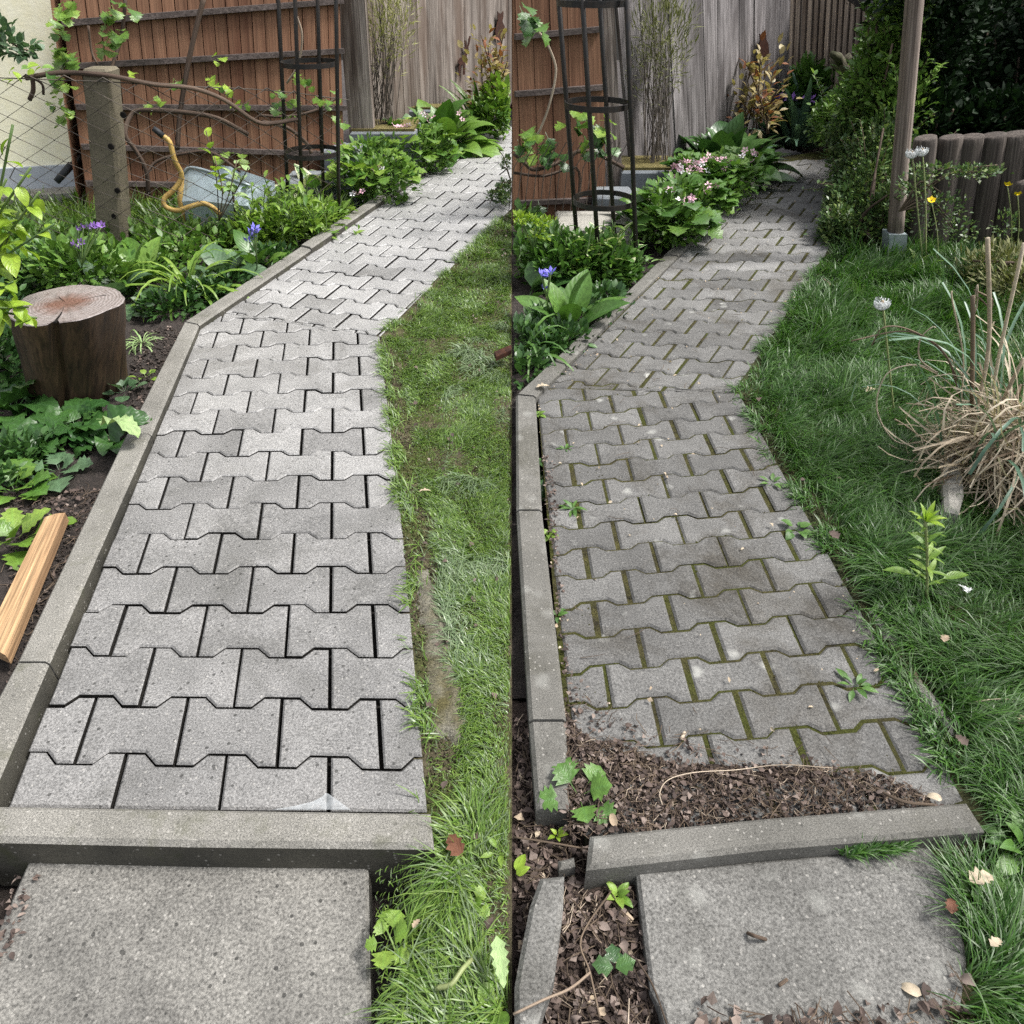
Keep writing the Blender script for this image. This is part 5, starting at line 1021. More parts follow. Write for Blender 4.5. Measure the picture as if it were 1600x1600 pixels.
for q in ((808, 340), (815, 342), (838, 346), (850, 347), (842, 368)):
    stem(t, [gz(832, 430), at(833, 390, 3.6), at(*q, 3.6)], .004); foliage(t, 60, [(at(*q, 3.6), (.05, .04, .015), 1)], SMALL, 'lf_bright', (.015, .03), R_, int(q[0]), name='umbel')
v = thing('grapevine', 'grapevine twisting over the right brown shed behind the trellis', 'vine', at(850, 340, 4.4))
stem(v, [at(812, 28, 4.4), at(828, 40, 4.4), at(850, 60, 4.4), at(866, 95, 4.4), at(868, 120, 4.4), at(858, 165, 4.4), at(845, 200, 4.4), at(838, 212, 4.4)], .007, 'fgreytwig'); stem(v, [at(803, 240, 4.4), at(820, 255, 4.4), at(835, 265, 4.4), at(870, 255, 4.5), at(915, 235, 4.5), at(975, 262, 4.5)], .011, 'vine')
stem(v, [at(803, 270, 4.4), at(850, 275, 4.45), at(900, 262, 4.5), at(905, 300, 4.5), at(898, 320, 4.5)], .008, 'vine')
def vl(pts, n, rx, ry, mat, L, Y): 
    for (x, y) in pts:
        for i in range(n): leafobj(v, LOB, mat if random.random() < .7 else 'lf_dark', at(x + random.uniform(-rx, rx), y + random.uniform(-ry, ry), Y + random.uniform(-.06, .03)), random.uniform(-2.6, -.5), random.uniform(-.9, .4), random.uniform(-.6, .6), random.uniform(*L), R_)
vl([(812, 12), (818, 22), (806, 5), (820, 30), (835, 40)], 4, 7, 7, 'lf_mid', (.09, .13), 4.4); vl([(815, 200), (808, 225), (825, 215), (850, 210), (900, 180), (895, 195), (935, 190), (930, 210), (820, 240), (945, 205)], 4, 8, 8, 'lf_fresh', (.08, .12), 4.4); vl([(850, 240), (880, 240), (905, 230), (945, 235), (850, 315)], 3, 10, 8, 'lf_dark', (.08, .12), 4.45)
wm = MB()
for i in range(14):
    x = 803 + i * 12; wm.tube([at(x + 22, 222, 4.3), at(x, 262, 4.3), at(x - 8, 330, 4.3)], .0022, 4, False)
part('wire_mesh', wm.vf, M['wire'], thing('chain_link_fence', 'sagging rusty wire mesh before the right brown shed', 'fence', at(850, 330, 4.3)), kind='stuff')
# ================================================================ SHRUBS, RIGHT
def shrub(name, label, base, blobs, n, T, mat, size, side, seed, stems=8, extra=None, sprigs=0):
    t = thing(name, label, 'shrub', np.asarray(base) * [1, 1, 0]); b = np.asarray(base)
    rg = random.Random(seed)
    for i in range(stems):
        c, r, _ = rg.choice(blobs); q = np.asarray(c) + np.array([rg.uniform(-1, 1) * r[0], rg.uniform(-1, 1) * r[1], rg.uniform(0, .9) * r[2]]); p = b + [rg.uniform(-.12, .12), rg.uniform(-.12, .12), -.05]
        stem(t, [p, lerp(p, q, .5) + [rg.uniform(-.06, .06), rg.uniform(-.06, .06), .05], q], [.012] * 5 + [.006] * 4, 'twig', 'branch')
    foliage(t, n, blobs, T, mat, size, side, seed)
    for i in range(sprigs):
        c, r, _ = rg.choice(blobs); a, e = rg.uniform(2.4, 5.6), rg.uniform(-.1, 1.2); d = np.array([math.cos(a) * math.cos(e), math.sin(a) * math.cos(e), math.sin(e)]); p = np.asarray(c) + d * np.asarray(r) * .8; q = p + d * rg.uniform(.08, .2) + [0, 0, .04]
        if min(p[0] * side, q[0] * side) < .02: continue
        stem(t, [p, lerp(p, q, .5) + [0, 0, .015], q], .002, 'twig', 'sprig_stem', 3, 4); m_ = 16; f_ = np.linspace(0, 1, m_)[:, None]; ya = np.random.default_rng(i).uniform(0, 6.28, m_)
        part('sprig', bake(T, p * (1 - f_) + q * f_, frame(ya, np.random.default_rng(i + 9).uniform(0, .9, m_), np.zeros(m_)), np.full(m_, size[1] * .9), side), M[mat], t, kind='stuff')
    if extra: extra(t)
    return t
B_ = lambda x, y, Y, rx, ry, rz, w=1: (at(x, y, Y), (rx, ry, rz), w)
low = [B_(1342, 330, 4.35, .17, .2, .16, 1.2), B_(1345, 365, 4.15, .22, .18, .12, 1), B_(1314, 355, 4.2, .1, .14, .10, .5), B_(1360, 300, 4.45, .17, .2, .2, 1), B_(1350, 270, 4.7, .16, .2, .2, 1), B_(1380, 250, 4.6, .14, .2, .22, .9), B_(1334, 235, 5.0, .13, .15, .22, .7), B_(1385, 340, 4.1, .1, .12, .16, .7), B_(1345, 210, 5.0, .18, .2, .22, .9), B_(1318, 300, 4.7, .08, .14, .14, .5), B_(1420, 300, 4.25, .1, .1, .22, .5)]
shrub('boxleaf_shrub', 'dark small-leaved shrub bulging over the far dirty path', g(1360, 385), low, 26000, SMALL, 'lf_box', (.018, .034), 1, 61, 34, None, 45)
up_ = [B_(1365, 150, 5.0, .2, .2, .26, 1), B_(1395, 110, 5.0, .16, .2, .26, 1), B_(1358, 70, 5.1, .05, .12, .28, .25), B_(1412, 55, 5.0, .10, .15, .28, .8), B_(1345, 185, 5.2, .13, .15, .18, .6), B_(1300, 190, 5.5, .13, .15, .15, .5), B_(1400, 190, 4.8, .16, .2, .25, 1), B_(1425, -30, 5.0, .12, .2, .25, .6)]
shrub('privet_shrub', 'taller mid-green privet shrub above the small-leaved shrub, left of the pole', at(1385, 330, 4.9), up_, 9000, MEDL, 'lf_privet', (.03, .055), 1, 62, 20, None, 40)
hd = [B_(1450, 120, 4.9, .16, .2, .4, 1), B_(1470, 40, 5.0, .2, .25, .35, 1), B_(1485, 150, 5.1, .22, .25, .35, 1), B_(1450, 220, 4.7, .12, .2, .3, .7), B_(1520, 60, 5.3, .25, .25, .3, .8), B_(1460, -60, 4.9, .3, .3, .3, 1)]
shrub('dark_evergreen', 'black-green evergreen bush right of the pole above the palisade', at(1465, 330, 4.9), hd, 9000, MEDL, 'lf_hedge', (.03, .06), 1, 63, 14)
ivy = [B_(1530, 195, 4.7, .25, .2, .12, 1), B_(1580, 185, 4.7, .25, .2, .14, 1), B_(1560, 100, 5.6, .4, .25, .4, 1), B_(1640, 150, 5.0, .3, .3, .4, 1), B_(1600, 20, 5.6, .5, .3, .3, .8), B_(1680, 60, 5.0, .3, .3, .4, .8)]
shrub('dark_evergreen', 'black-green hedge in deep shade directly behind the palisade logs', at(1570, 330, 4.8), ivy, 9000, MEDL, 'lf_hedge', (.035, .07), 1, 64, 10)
t = shrub('conifer_shrub', 'low olive feathery conifer at the palisade foot, photo right edge', at(1580, 420, 3.4), [B_(1575, 420, 3.45, .2, .15, .10, 1), B_(1600, 450, 3.2, .15, .15, .08, .6)], 1800, [diamond(.25, .05), diamond(.2, 0)], 'lf_moss', (.03, .06), 1, 65, 4)
t = thing('cotoneaster_sprig', 'small-leaved sprigs arching before the palisade logs', 'twig', at(1420, 300, 3.7) * [1, 1, 0])
for q in ((1490, 262), (1530, 268), (1558, 258), (1470, 300), (1480, 340), (1450, 290), (1490, 360)): stem(t, [at(1405, 330, 3.7), lerp(at(1405, 330, 3.7), at(*q, 3.7), .5) + [0, 0, .07], at(*q, 3.7)], .0035, 'twig')
foliage(t, 1200, [B_(1470, 268, 3.7, .14, .05, .03), B_(1525, 268, 3.7, .12, .05, .025), B_(1430, 290, 3.7, .08, .06, .05), B_(1470, 330, 3.7, .12, .06, .10, 1.2), B_(1500, 360, 3.7, .08, .06, .06, .6), B_(1570, 350, 3.7, .05, .05, .06, .5)], SMALL, 'lf_box', (.014, .026), 1, 66)
def evergreen(label, x, y, h, r, n, seed):  # out of view, added only to cast shade over the right garden
    t = thing('evergreen_tree', label, 'tree', (x, y, 0)); part('trunk', MB().tube([(x, y, -.1), (x + .03, y, h * .5), (x, y + .02, h)], [.13, .09, .03], 10).vf, M['twig'], t, smooth=True)
    rg = random.Random(seed); bl = []
    for i in range(26): k = (i + .5) / 26; a = i * 2.4; q = r * (1.05 - .75 * k) * rg.uniform(.35, .75); bl.append(((x + math.cos(a) * q, y + math.sin(a) * q, .9 + k * (h - .9)), (r * .5 * (1.15 - .7 * k), r * .5 * (1.15 - .7 * k), .4), 1))
    foliage(t, n, bl, MEDL, 'lf_dark', (.07, .13), 1, seed, name='crown')
evergreen('dense evergreen tree standing right of the lawn and dry grass clump', 3.9, 1.4, 3.4, 1.1, 7000, 91)
# ================================================================ LAWN PLANTS, RIGHT
def clock(label, top, base, Y, r, mids=()):
    t = thing('dandelion_clock', label, 'dandelion', at(*base, Y) * [1, 1, 0], group=None); c = at(*top, Y)
    stem(t, [at(*base, Y)] + [at(*m, Y) for m in mids] + [c], .0032, 'pstem'); part('seed_core', MB().tube([c - [0, 0, .006], c, c + [0, 0, .006]], [.003, .006, .003], 6).vf, M['lf_pale'], t)
    rg = np.random.default_rng(5); d = rg.normal(size=(170, 3)); d /= np.linalg.norm(d, axis=1)[:, None]; d = d[(d[:, 2] < .25)]; mb = MB()
    for k in d:
        e = c + k * r; mb.tube([c + k * .006, e], [.0005, .0004], 3, False); s = np.cross(k, [.3, .8, .5]); s /= np.linalg.norm(s); w = np.cross(k, s)
        for a in range(5): q = (math.cos(a * 1.26) * s + math.sin(a * 1.26) * w) * .008; mb.add([e, e + q + k * .003, e + q * .8 + k * .0045 + s * .0012], [(0, 1, 2)])
    part('seed_head', mb.vf, M['fluff'], t, kind='stuff')
clock('nearest dandelion clock, alone over the lawn beside the dry grass', (1379, 472), (1398, 655), g(1398, 655)[1] + .05, .021, [(1388, 560)])
clock('left of the two dandelion clocks beside the wooden pole', (1425, 238), (1441, 400), 3.5, .021, [(1433, 320)]); clock('right of the two dandelion clocks beside the wooden pole', (1441, 234), (1447, 398), 3.5, .022, [(1446, 310)])
for lab, q, b in (('low yellow buttercup just right of the wooden pole', (1455, 314), (1466, 405)), ('yellow buttercup high before the palisade near the photo edge', (1574, 290), (1580, 390)), ('half-hidden yellow buttercup at the photo right edge', (1590, 305), (1588, 395))):
    t = thing('buttercup', lab, 'flower', at(*b, 3.45) * [1, 1, 0]); stem(t, [at(*b, 3.45), lerp(at(*b, 3.45), at(*q, 3.45), .5) + [.01, 0, 0], at(*q, 3.45)], .002, 'pstem'); flower(t, at(*q, 3.45), .019, 'buttercup', (.5, .3), w=1.0, cup=.6)
t = thing('daisy', 'white flower pair low in the grass below the dry grass clump', 'flower', g(1507, 930))
for q in ((1504, 917), (1512, 922), (1508, 921)): flower(t, at(*q, g(1507, 930)[1]), .012, 'white', (.3, .4), n=7, w=.7, cup=.2)
stem(t, [g(1507, 938, -.02), at(1507, 920, g(1507, 930)[1])], .0015)
sp = thing('spurge', 'upright bright green spurge shoot standing in the lawn', 'weed', g(1448, 938)); sy = g(1448, 938)[1]; a_, b_ = at(1448, 936, sy), at(1446, 815, sy)
leafy_stem(sp, a_, b_, 22, K(W=.24, prof='lance', n=5, curl=.6, fold=.25), 'lf_fresh', (.045, .07), 1, .0035, 'pstem', .005, .2, (0, 55))
for i in range(14): leafobj(sp, K(W=.24, prof='lance', n=5, curl=.6, fold=.25), 'lf_bright', b_, i * 2.4, random.uniform(.2, 1.3), 0, random.uniform(.035, .055), 1)
for q, yw in (((1428, 890), 2.9), ((1478, 896), .2)): leafobj(sp, LANP, 'lf_fresh', at(q[0] + (10 if yw > 1 else -15), q[1] + 12, sy), yw, .25, 0, .09, 1)
rosette('weed', 'leafy lawn weed at the right photo edge beside the weathered slab', 'weed', g(1600, 1330), 16, K(W=.4, prof='ovate', n=6, curl=.8, fold=.2, pet=.2, wav=.1), 'lf_mid', (.05, .085), 1, (15, 65), .02)
rosette('weed', 'round-leaved weed against the right edge of the weathered slab', 'weed', g(1545, 1408), 14, K(W=.8, prof='round', n=6, curl=.7, fold=.15, pet=.3), 'lf_mid', (.03, .05), 1, (15, 65), .02)
rosette('weed', 'low leafy weed by the foot of the wooden pole', 'weed', g(1432, 425), 18, LAN, 'lf_fresh', (.08, .14), 1, (20, 80), .04)
# dry ornamental grass clump
dg = thing('dry_grass_clump', 'bleached straw clump of ornamental grass at the right photo edge', 'grass clump', g(1585, 800)); rg = np.random.default_rng(71)
cx = g(1578, 775); ST = [leafT(.022, 'strap', 6, 1.1, .2), leafT(.016, 'strap', 6, 2.6, .2), leafT(.03, 'strap', 6, .3, .2), leafT(.013, 'strap', 6, 1.7, .2), leafT(.018, 'strap', 6, -1.0, .2)]
n = 1500; ph_ = rg.uniform(0, 6.28, n); rr_ = np.sqrt(rg.random(n)); P = np.stack([cx[0] + .02 + np.cos(ph_) * rr_ * .16, cx[1] + .08 + np.sin(ph_) * rr_ * .15, .20 * (1 - rr_ ** 2) + rg.uniform(-.02, .05, n)], 1)
part('dry_leaves', bake(ST, P, frame(ph_ + rg.normal(0, .9, n), rg.normal(-.35, .45, n), rg.normal(0, .8, n)), rg.uniform(.10, .28, n), 1, -.03), M['straw'], dg, kind='stuff')
n = 130; ph_ = rg.uniform(0, 6.28, n); P = np.stack([cx[0] + .02 + np.cos(ph_) * rg.uniform(0, .12, n), cx[1] + .10 + np.sin(ph_) * rg.uniform(0, .12, n), rg.uniform(.05, .2, n)], 1)
part('upright_straw', bake([leafT(.02, 'strap', 7, .9, .2), leafT(.016, 'strap', 7, 2.2, .2), leafT(.014, 'strap', 7, 3.4, .2)], P, frame(ph_ + rg.normal(0, .6, n), rg.uniform(.5, 1.4, n), rg.normal(0, .5, n)), rg.uniform(.2, .4, n), 1, -.02), M['straw'], dg, kind='stuff')
n = 55; ph_ = rg.uniform(0, 6.28, n); P = np.stack([cx[0] + np.cos(ph_) * rg.uniform(0, .16, n), cx[1] + .14 + np.sin(ph_) * rg.uniform(0, .12, n), rg.uniform(.0, .1, n)], 1)
part('green_blades', bake([leafT(.013, 'strap', 8, 1.6, .3), leafT(.010, 'strap', 8, 2.6, .3), leafT(.012, 'strap', 8, .8, .3)], P, frame(ph_ + rg.normal(0, .5, n), rg.uniform(.8, 1.5, n), rg.normal(0, .4, n)), rg.uniform(.38, .68, n), 1, -.02), M['lf_blue'], dg, kind='stuff')
for pts, r in (([(1522, 660), (1545, 540), (1543, 372)], .006), ([(1545, 660), (1560, 560), (1600, 380)], .005), ([(1518, 640), (1520, 540), (1520, 462)], .006), ([(1530, 700), (1490, 750), (1440, 762)], .005), ([(1555, 700), (1610, 655)], .007), ([(1575, 715), (1600, 785)], .007), ([(1548, 690), (1570, 620), (1600, 560)], .006), ([(1515, 635), (1535, 690), (1550, 740)], .004), ([(1497, 690), (1495, 775)], .006)):
    stem(dg, [at(x, y, 1.95 + .05 * random.random()) for x, y in pts] if len(pts) > 2 else [at(*pts[0], 1.93), lerp(at(*pts[0], 1.93), at(*pts[1], 1.9), .5), at(*pts[1], 1.9)], r, 'straw', 'stalk')
for pts in ([(1450, 690), (1400, 690), (1370, 640), (1385, 585), (1430, 570), (1465, 582)], [(1500, 600), (1470, 545), (1420, 515), (1380, 512), (1362, 540)], [(1500, 620), (1480, 560), (1440, 525), (1400, 518), (1330, 533)], [(1448, 690), (1415, 665), (1398, 655)], [(1460, 580), (1437, 560), (1438, 530), (1455, 512), (1462, 512)], [(1500, 640), (1505, 560), (1488, 470), (1487, 455)], [(1523, 470), (1527, 445), (1526, 480), (1515, 500)], [(1522, 453), (1548, 466), (1550, 472), (1548, 482), (1530, 465)], [(1575, 715), (1562, 660), (1553, 600)]):
    stem(dg, [at(x, y, 2.0) for x, y in pts], .0024, 'straw', 'blade', 5, 4)
bar('pale_stone', 'upright pale stone at the foot of the dry grass clump', 'stone', [(1480, 690), (1500, 680), (1508, 770), (1500, 800), (1478, 795), (1474, 740)], .06, .12, 'stone', .01)
# ================================================================ SMALL THINGS ON THE GROUND
TWIG = []
LIT = [hexleaf(.7, .35), hexleaf(.5, .5), diamond(.8, .3), leafT(.8, 'lobed', 4, .9, .35, 0, .3, 2), leafT(.45, 'ovate', 3, 1.4, .4, 0, .3, 4)]
def litter(name, label, n, poly, size, mat, side, zf, seed, el=.35):
    rg = np.random.default_rng(seed); P = GP(poly); a, b = P.min(0), P.max(0); x = rg.uniform(a[0], b[0], n * 6); y = rg.uniform(a[1], b[1], n * 6); k = inpoly(x, y, P); x, y = x[k][:n], y[k][:n]; m = len(x)
    B = bake_n(LIT, np.stack([x, y, zf(x, y) + rg.uniform(.001, .010, m)], 1), frame(rg.uniform(0, 6.28, m), rg.normal(0, el, m), rg.normal(0, .4, m)), rg.uniform(*size, m) , side)
    for v_, q_, at_ in B: part(name, (v_, q_, at_), M[mat], label=label, kind='stuff')
def bake_n(T, *a):
    q = [t for t in T if t[1].shape[1] == 4]; b = bake(q, *a); return [b] if b else []
def twigs(name, label, n, poly, L, r, mat, side, zf, seed):
    rg = np.random.default_rng(seed); P = GP(poly); a, b = P.min(0), P.max(0); mb = MB(); c = 0
    while c < n:
        x, y = rg.uniform(a[0], b[0]), rg.uniform(a[1], b[1])
        if not inpoly(np.array([x]), np.array([y]), P)[0]: continue
        an, l = rg.uniform(0, 6.28), rg.uniform(*L); d = np.array([math.cos(an), math.sin(an), rg.normal(0, .12)]) * l / 2; p = np.array([x, y, float(zf(np.array([x]), np.array([y]))[0]) + r + .006]); bd = np.array([rg.normal(0, .12) * l, rg.normal(0, .12) * l, .1 * l * rg.random()])
        c += 1
        if min((p - d)[0] * side, (p + d)[0] * side, (p + bd)[0] * side) < .004: continue
        mb.tube([p - d, p + bd, p + d], [r, r * .9, r * .5], 4, False)
    part(name, mb.vf, M[mat], label=label, kind='stuff')
msf = lambda x, y: -.045 + .04 * (fbm(x * 12, y * 12, 5) - .5) + .03 * (fbm(x * 45, y * 45, 6) - .5)
# leaf and soil heap washed onto the near end of the dirty path
HP = [(880, 1110), (905, 1140), (925, 1160), (965, 1158), (1010, 1180), (1060, 1196), (1180, 1197), (1290, 1200), (1380, 1215), (1460, 1252), (1440, 1262), (1300, 1274), (1195, 1284), (1050, 1296), (930, 1306), (886, 1310)]
HG = GP(HP)
def heapz(x, y):
    d = np.full(np.shape(x), 9.); n = len(HG)
    for i in range(n):
        a, b = HG[i], HG[(i + 1) % n]; e = b - a; t_ = np.clip(((x - a[0]) * e[0] + (y - a[1]) * e[1]) / (e @ e), 0, 1); d = np.minimum(d, np.hypot(x - a[0] - t_ * e[0], y - a[1] - t_ * e[1]))
    return np.where(inpoly(x, y, HG), .10, -.9) * np.minimum(d, .05) + .010 * (fbm(x * 40, y * 40, 66) - .5) + .008 * (fbm(x * 110, y * 110, 67) - .5) + .002
rough_x = ground('soil', .06, .62, .82, 1.16, .006, heapz, 'msoil', 'heap of soil and rotten leaves on the near end of the dirty path', lambda x, y: heapz(x, y) > -.006)
litter('leaf_litter', 'rotting brown leaves heaped on the near end of the dirty path', 650, HP, (.005, .016), 'lf_dry', 1, heapz, 81, .6)
twigs('twigs', 'fine twigs and stalks in the leaf heap on the dirty path', 700, HP, (.01, .05), .0008, 'twig', 1, heapz, 82); twigs('twigs', 'pale straw bits in the leaf heap on the dirty path', 120, HP, (.008, .03), .0008, 'fgreytwig', 1, heapz, 83)
LP = [(802, 1100), (828, 1110), (835, 1262), (890, 1280), (918, 1310), (916, 1385), (1000, 1370), (1018, 1545), (1060, 1640), (802, 1640)]
KF = GP([(840, 1366), (886, 1364), (884, 1425), (870, 1530), (835, 1645), (800, 1645), (800, 1530), (826, 1412)])
HPL = [(882, 1120), (905, 1140), (925, 1160), (965, 1160), (1010, 1184), (1100, 1200), (1190, 1215), (1190, 1250), (1100, 1290), (930, 1304), (886, 1308)]
litter('leaf_litter', 'thicker rotting leaves at the kerb end of the heap on the dirty path', 520, HPL, (.006, .019), 'lf_dry', 1, heapz, 112, .6)
litter('leaf_litter', 'leaf bits thinning out from the heap over the dirty pavers', 420, [(880, 1040), (930, 1090), (1000, 1140), (1080, 1165), (1300, 1180), (1430, 1230), (1470, 1262), (1300, 1280), (900, 1300)], (.005, .016), 'lf_dry', 1, lambda x, y: x * 0 + .002, 110); twigs('twigs', 'stalks thinning out from the heap over the dirty pavers', 130, [(880, 1060), (1000, 1130), (1300, 1180), (1460, 1250), (1300, 1280), (900, 1300)], (.01, .05), .0009, 'twig', 1, lambda x, y: x * 0 + .001, 111)
litter('leaf_litter', 'dead brown leaves on soil left of the weathered slab', 1200, LP, (.007, .024), 'lf_dry', 1, msf, 84, .55); twigs('twigs', 'brown twigs among dead leaves left of the weathered slab', 260, LP, (.02, .09), .0011, 'twig', 1, msf, 85); twigs('twigs', 'pale dry stalks among dead leaves left of the weathered slab', 90, LP, (.012, .06), .0010, 'fgreytwig', 1, msf, 86)
litter('leaf_litter', 'pale dead leaves scattered left of the weathered slab', 60, LP, (.010, .024), 'lf_pale', 1, msf, 87)
LB = [(0, 760), (60, 735), (170, 745), (150, 790), (20, 1090), (0, 1100)]
litter('leaf_litter', 'dark leaf bits on wet soil round the orange timber', 420, LB, (.006, .02), 'lf_dry', -1, zbed, 88); twigs('twigs', 'fine twigs on wet soil round the orange timber', 120, LB, (.02, .09), .0012, 'twig', -1, zbed, 89)
litter('leaf_litter', 'leaf crumbs on soil between the log and the pale kerb', 220, [(205, 500), (290, 495), (200, 670), (150, 690), (195, 600)], (.008, .02), 'lf_dry', -1, zbed, 90)
litter('leaf_litter', 'dead leaf bits on soil left of the pale slab', 60, [(0, 1350), (40, 1345), (5, 1470), (-40, 1500)], (.006, .016), 'lf_dry', -1, lambda x, y: x * 0 - .05, 91)
litter('leaf_litter', 'dry crumbs caught in the lawn of the clean path', 130, LG, (.008, .024), 'lf_dry', -1, lambda x, y: zlawn(x, y) + .012, 92); litter('leaf_litter', 'dry crumbs caught in the lawn of the dirty path', 130, RG, (.010, .028), 'lf_dry', 1, lambda x, y: zlr(x, y) + .02, 93)
zp = lambda x, y: x * 0 + .002
DP = [(845, 640), (1080, 400), (1219, 245), (1290, 250), (1295, 388), (1160, 607), (1262, 805), (1430, 1110), (1380, 1190), (890, 1110)]
litter('leaf_litter', 'pale petals and crumbs scattered on the dirty path', 150, DP, (.005, .016), 'lf_pale', 1, zp, 94); twigs('twigs', 'short stalks scattered on the dirty path', 60, DP, (.015, .06), .0010, 'twig', 1, zp, 95)
litter('leaf_litter', 'pale crumbs gathered along the inner dirty kerb', 130, [(838, 625), (975, 482), (1060, 402), (1070, 402), (985, 490), (860, 640), (880, 1100), (872, 1080)], (.005, .014), 'lf_pale', 1, zp, 96); litter('leaf_litter', 'brown crumbs along the inner dirty kerb', 200, [(845, 700), (862, 720), (898, 1115), (884, 1115)], (.006, .016), 'lf_dry', 1, zp, 97)
litter('leaf_litter', 'dead leaf scraps at the lower edge of the weathered slab', 110, [(1090, 1570), (1200, 1575), (1470, 1560), (1500, 1500), (1530, 1640), (1090, 1640)], (.010, .028), 'lf_dry', 1, lambda x, y: x * 0 - .008, 98); twigs('twigs', 'stalks at the lower edge of the weathered slab', 60, [(1120, 1570), (1470, 1575), (1500, 1500), (1530, 1640), (1090, 1640)], (.02, .07), .0011, 'twig', 1, lambda x, y: x * 0 - .008, 99)
# clods
def clods(label, n, poly, s, mat, side, zf, seed):
    rg = np.random.default_rng(seed); P = GP(poly); a, b = P.min(0), P.max(0); x = rg.uniform(a[0], b[0], n * 5); y = rg.uniform(a[1], b[1], n * 5); k = inpoly(x, y, P); x, y = x[k][:n], y[k][:n]; m = len(x)
    o = np.array([(1, 0, 0), (-1, 0, 0), (0, 1, 0), (0, -1, 0), (0, 0, 1), (0, 0, -1)], float); f = np.array([(0, 2, 4), (2, 1, 4), (1, 3, 4), (3, 0, 4), (2, 0, 5), (1, 2, 5), (3, 1, 5), (0, 3, 5)])
    r = rg.uniform(*s, m)[:, None, None] * rg.uniform(.5, 1.2, (m, 6, 1)); th = rg.uniform(0, 6.28, m); c, sn = np.cos(th), np.sin(th); V = o[None] * r; X = V[..., 0] * c[:, None] - V[..., 1] * sn[:, None]; Y = V[..., 0] * sn[:, None] + V[..., 1] * c[:, None]
    V = np.stack([X + x[:, None], Y + y[:, None], V[..., 2] * .7 + zf(x, y)[:, None] + .003], -1); kk = (V[..., 0] * side).min(1) > .003; V = V[kk]; m = len(V)
    part('soil_clods', (V.reshape(-1, 3), (f[None] + (np.arange(m) * 6)[:, None, None]).reshape(-1, 3)), M[mat], label=label, kind='stuff')
clods('soil crumbs round the orange timber', 1600, LB, (.002, .008), 'clod', -1, zbed, 101); clods('soil crumbs between the log and the pale kerb', 900, [(205, 500), (290, 495), (200, 670), (150, 690), (195, 600)], (.003, .011), 'clod', -1, zbed, 102)
clods('soil and moss crumbs along the lawn edge of the clean path', 3200, [(592, 526), (612, 526), (640, 640), (668, 800), (725, 980), (750, 1130), (690, 1250), (668, 1265), (657, 1100), (629, 832), (607, 635)], (.0015, .0055), 'lawnsoil', -1, zlawn, 106); clods('soil and moss crumbs along the lawn edge of the dirty path', 2600, [(1153, 611), (1185, 620), (1290, 800), (1400, 960), (1530, 1150), (1500, 1200), (1475, 1195), (1262, 805)], (.0015, .0055), 'dlawnsoil', 1, zlr, 107)
clods('soil crumbs left of the weathered slab', 2600, LP, (.0015, .007), 'msoil', 1, msf, 103); clods('crumbs in the leaf heap on the dirty path', 2600, HP, (.0015, .006), 'msoil', 1, heapz, 104)
clods('moss cushions swelling in the joints of the dirty path', 26000, [(845, 640), (1080, 400), (1219, 245), (1290, 250), (1295, 388), (1160, 607), (1262, 805), (1500, 1240), (1300, 1270), (890, 1290)], (.003, .0085), 'moss', 1, lambda x, y: x * 0 - .0105, 105)
# weeds in the joints of the dirty path
for lab, px, n, L, key, mat in (('small green weed in a mossy joint low on the left of the dirty path', (895, 795), 12, (.025, .045), LAN, 'lf_mid'), ('tiny sprout beside the dirty kerb joint', (857, 835), 8, (.02, .035), OV, 'lf_fresh'), ('rosette weed at the right edge of the dirty path, middle', (1243, 828), 9, (.03, .05), OVP, 'lf_mid'),
    ('rosette weed in a joint near the lower right of the dirty path', (1335, 1072), 9, (.025, .05), LANP, 'lf_mid'), ('rosette weed at the right edge of the dirty path, upper', (1205, 755), 8, (.03, .05), LANP, 'lf_mid'), ('tiny two-leaf sprout in the dirty kerb joint', (871, 962), 4, (.02, .03), OV, 'lf_mid'), ('small flat weed in an upper left joint of the dirty path', (883, 702), 7, (.02, .035), LAN, 'lf_mid'), ('tiny sprout at the kerb corner of the dirty path', (841, 648), 7, (.02, .03), OV, 'lf_fresh')):
    rosette('joint_weed', lab, 'weed', g(*px, .0), n, key, mat, L, 1, (3, 45), .008)
rosette('strawberry', 'lobed green strawberry leaves across the end of the dirty kerb', 'weed', g(905, 1243, .01), 7, LOB, 'lf_mid', (.05, .07), 1, (12, 50), .03)
rosette('seedling', 'tiny yellow-green sprout in litter above the concrete lump', 'weed', g(871, 1305, -.02), 5, OV, 'lf_bright', (.015, .025), 1, (20, 60), .005); rosette('seedling', 'bright green leaf pair at the left edge by the broken kerb', 'weed', g(806, 1366, -.03), 4, OV, 'lf_bright', (.025, .04), 1, (10, 40), .005); rosette('seedling', 'small green sprout between the kerb end and the weathered slab', 'weed', g(965, 1400, -.03), 7, OV, 'lf_fresh', (.018, .03), 1, (15, 60), .005)
t = thing('ivy_leaf', 'dark green ivy leaf lying on dead leaves beside the weathered slab', 'leaf', g(950, 1515, -.02)); IV = K(W=1.1, prof='lobed', n=6, curl=.3, fold=.1, wav=.1)
leafobj(t, IV, 'lf_dark', g(962, 1512, -.015), 0.3, .2, .1, .035, 1); leafobj(t, IV, 'lf_dark', g(958, 1512, -.015), 3.0, .15, -.1, .035, 1); leafobj(t, IV, 'lf_dark', g(960, 1505, -.015), 1.6, .15, 0, .03, 1)
def onetwig(label, pts, r, mat, z=.006): t = thing('twig', label, 'twig', g(*pts[0], z)); part('stick', MB().tube(spline([g(x, y, z + (.012 if 0 < i < len(pts) - 1 else 0)) for i, (x, y) in enumerate(pts)], 5), r, 5).vf, M[mat], t, smooth=True)
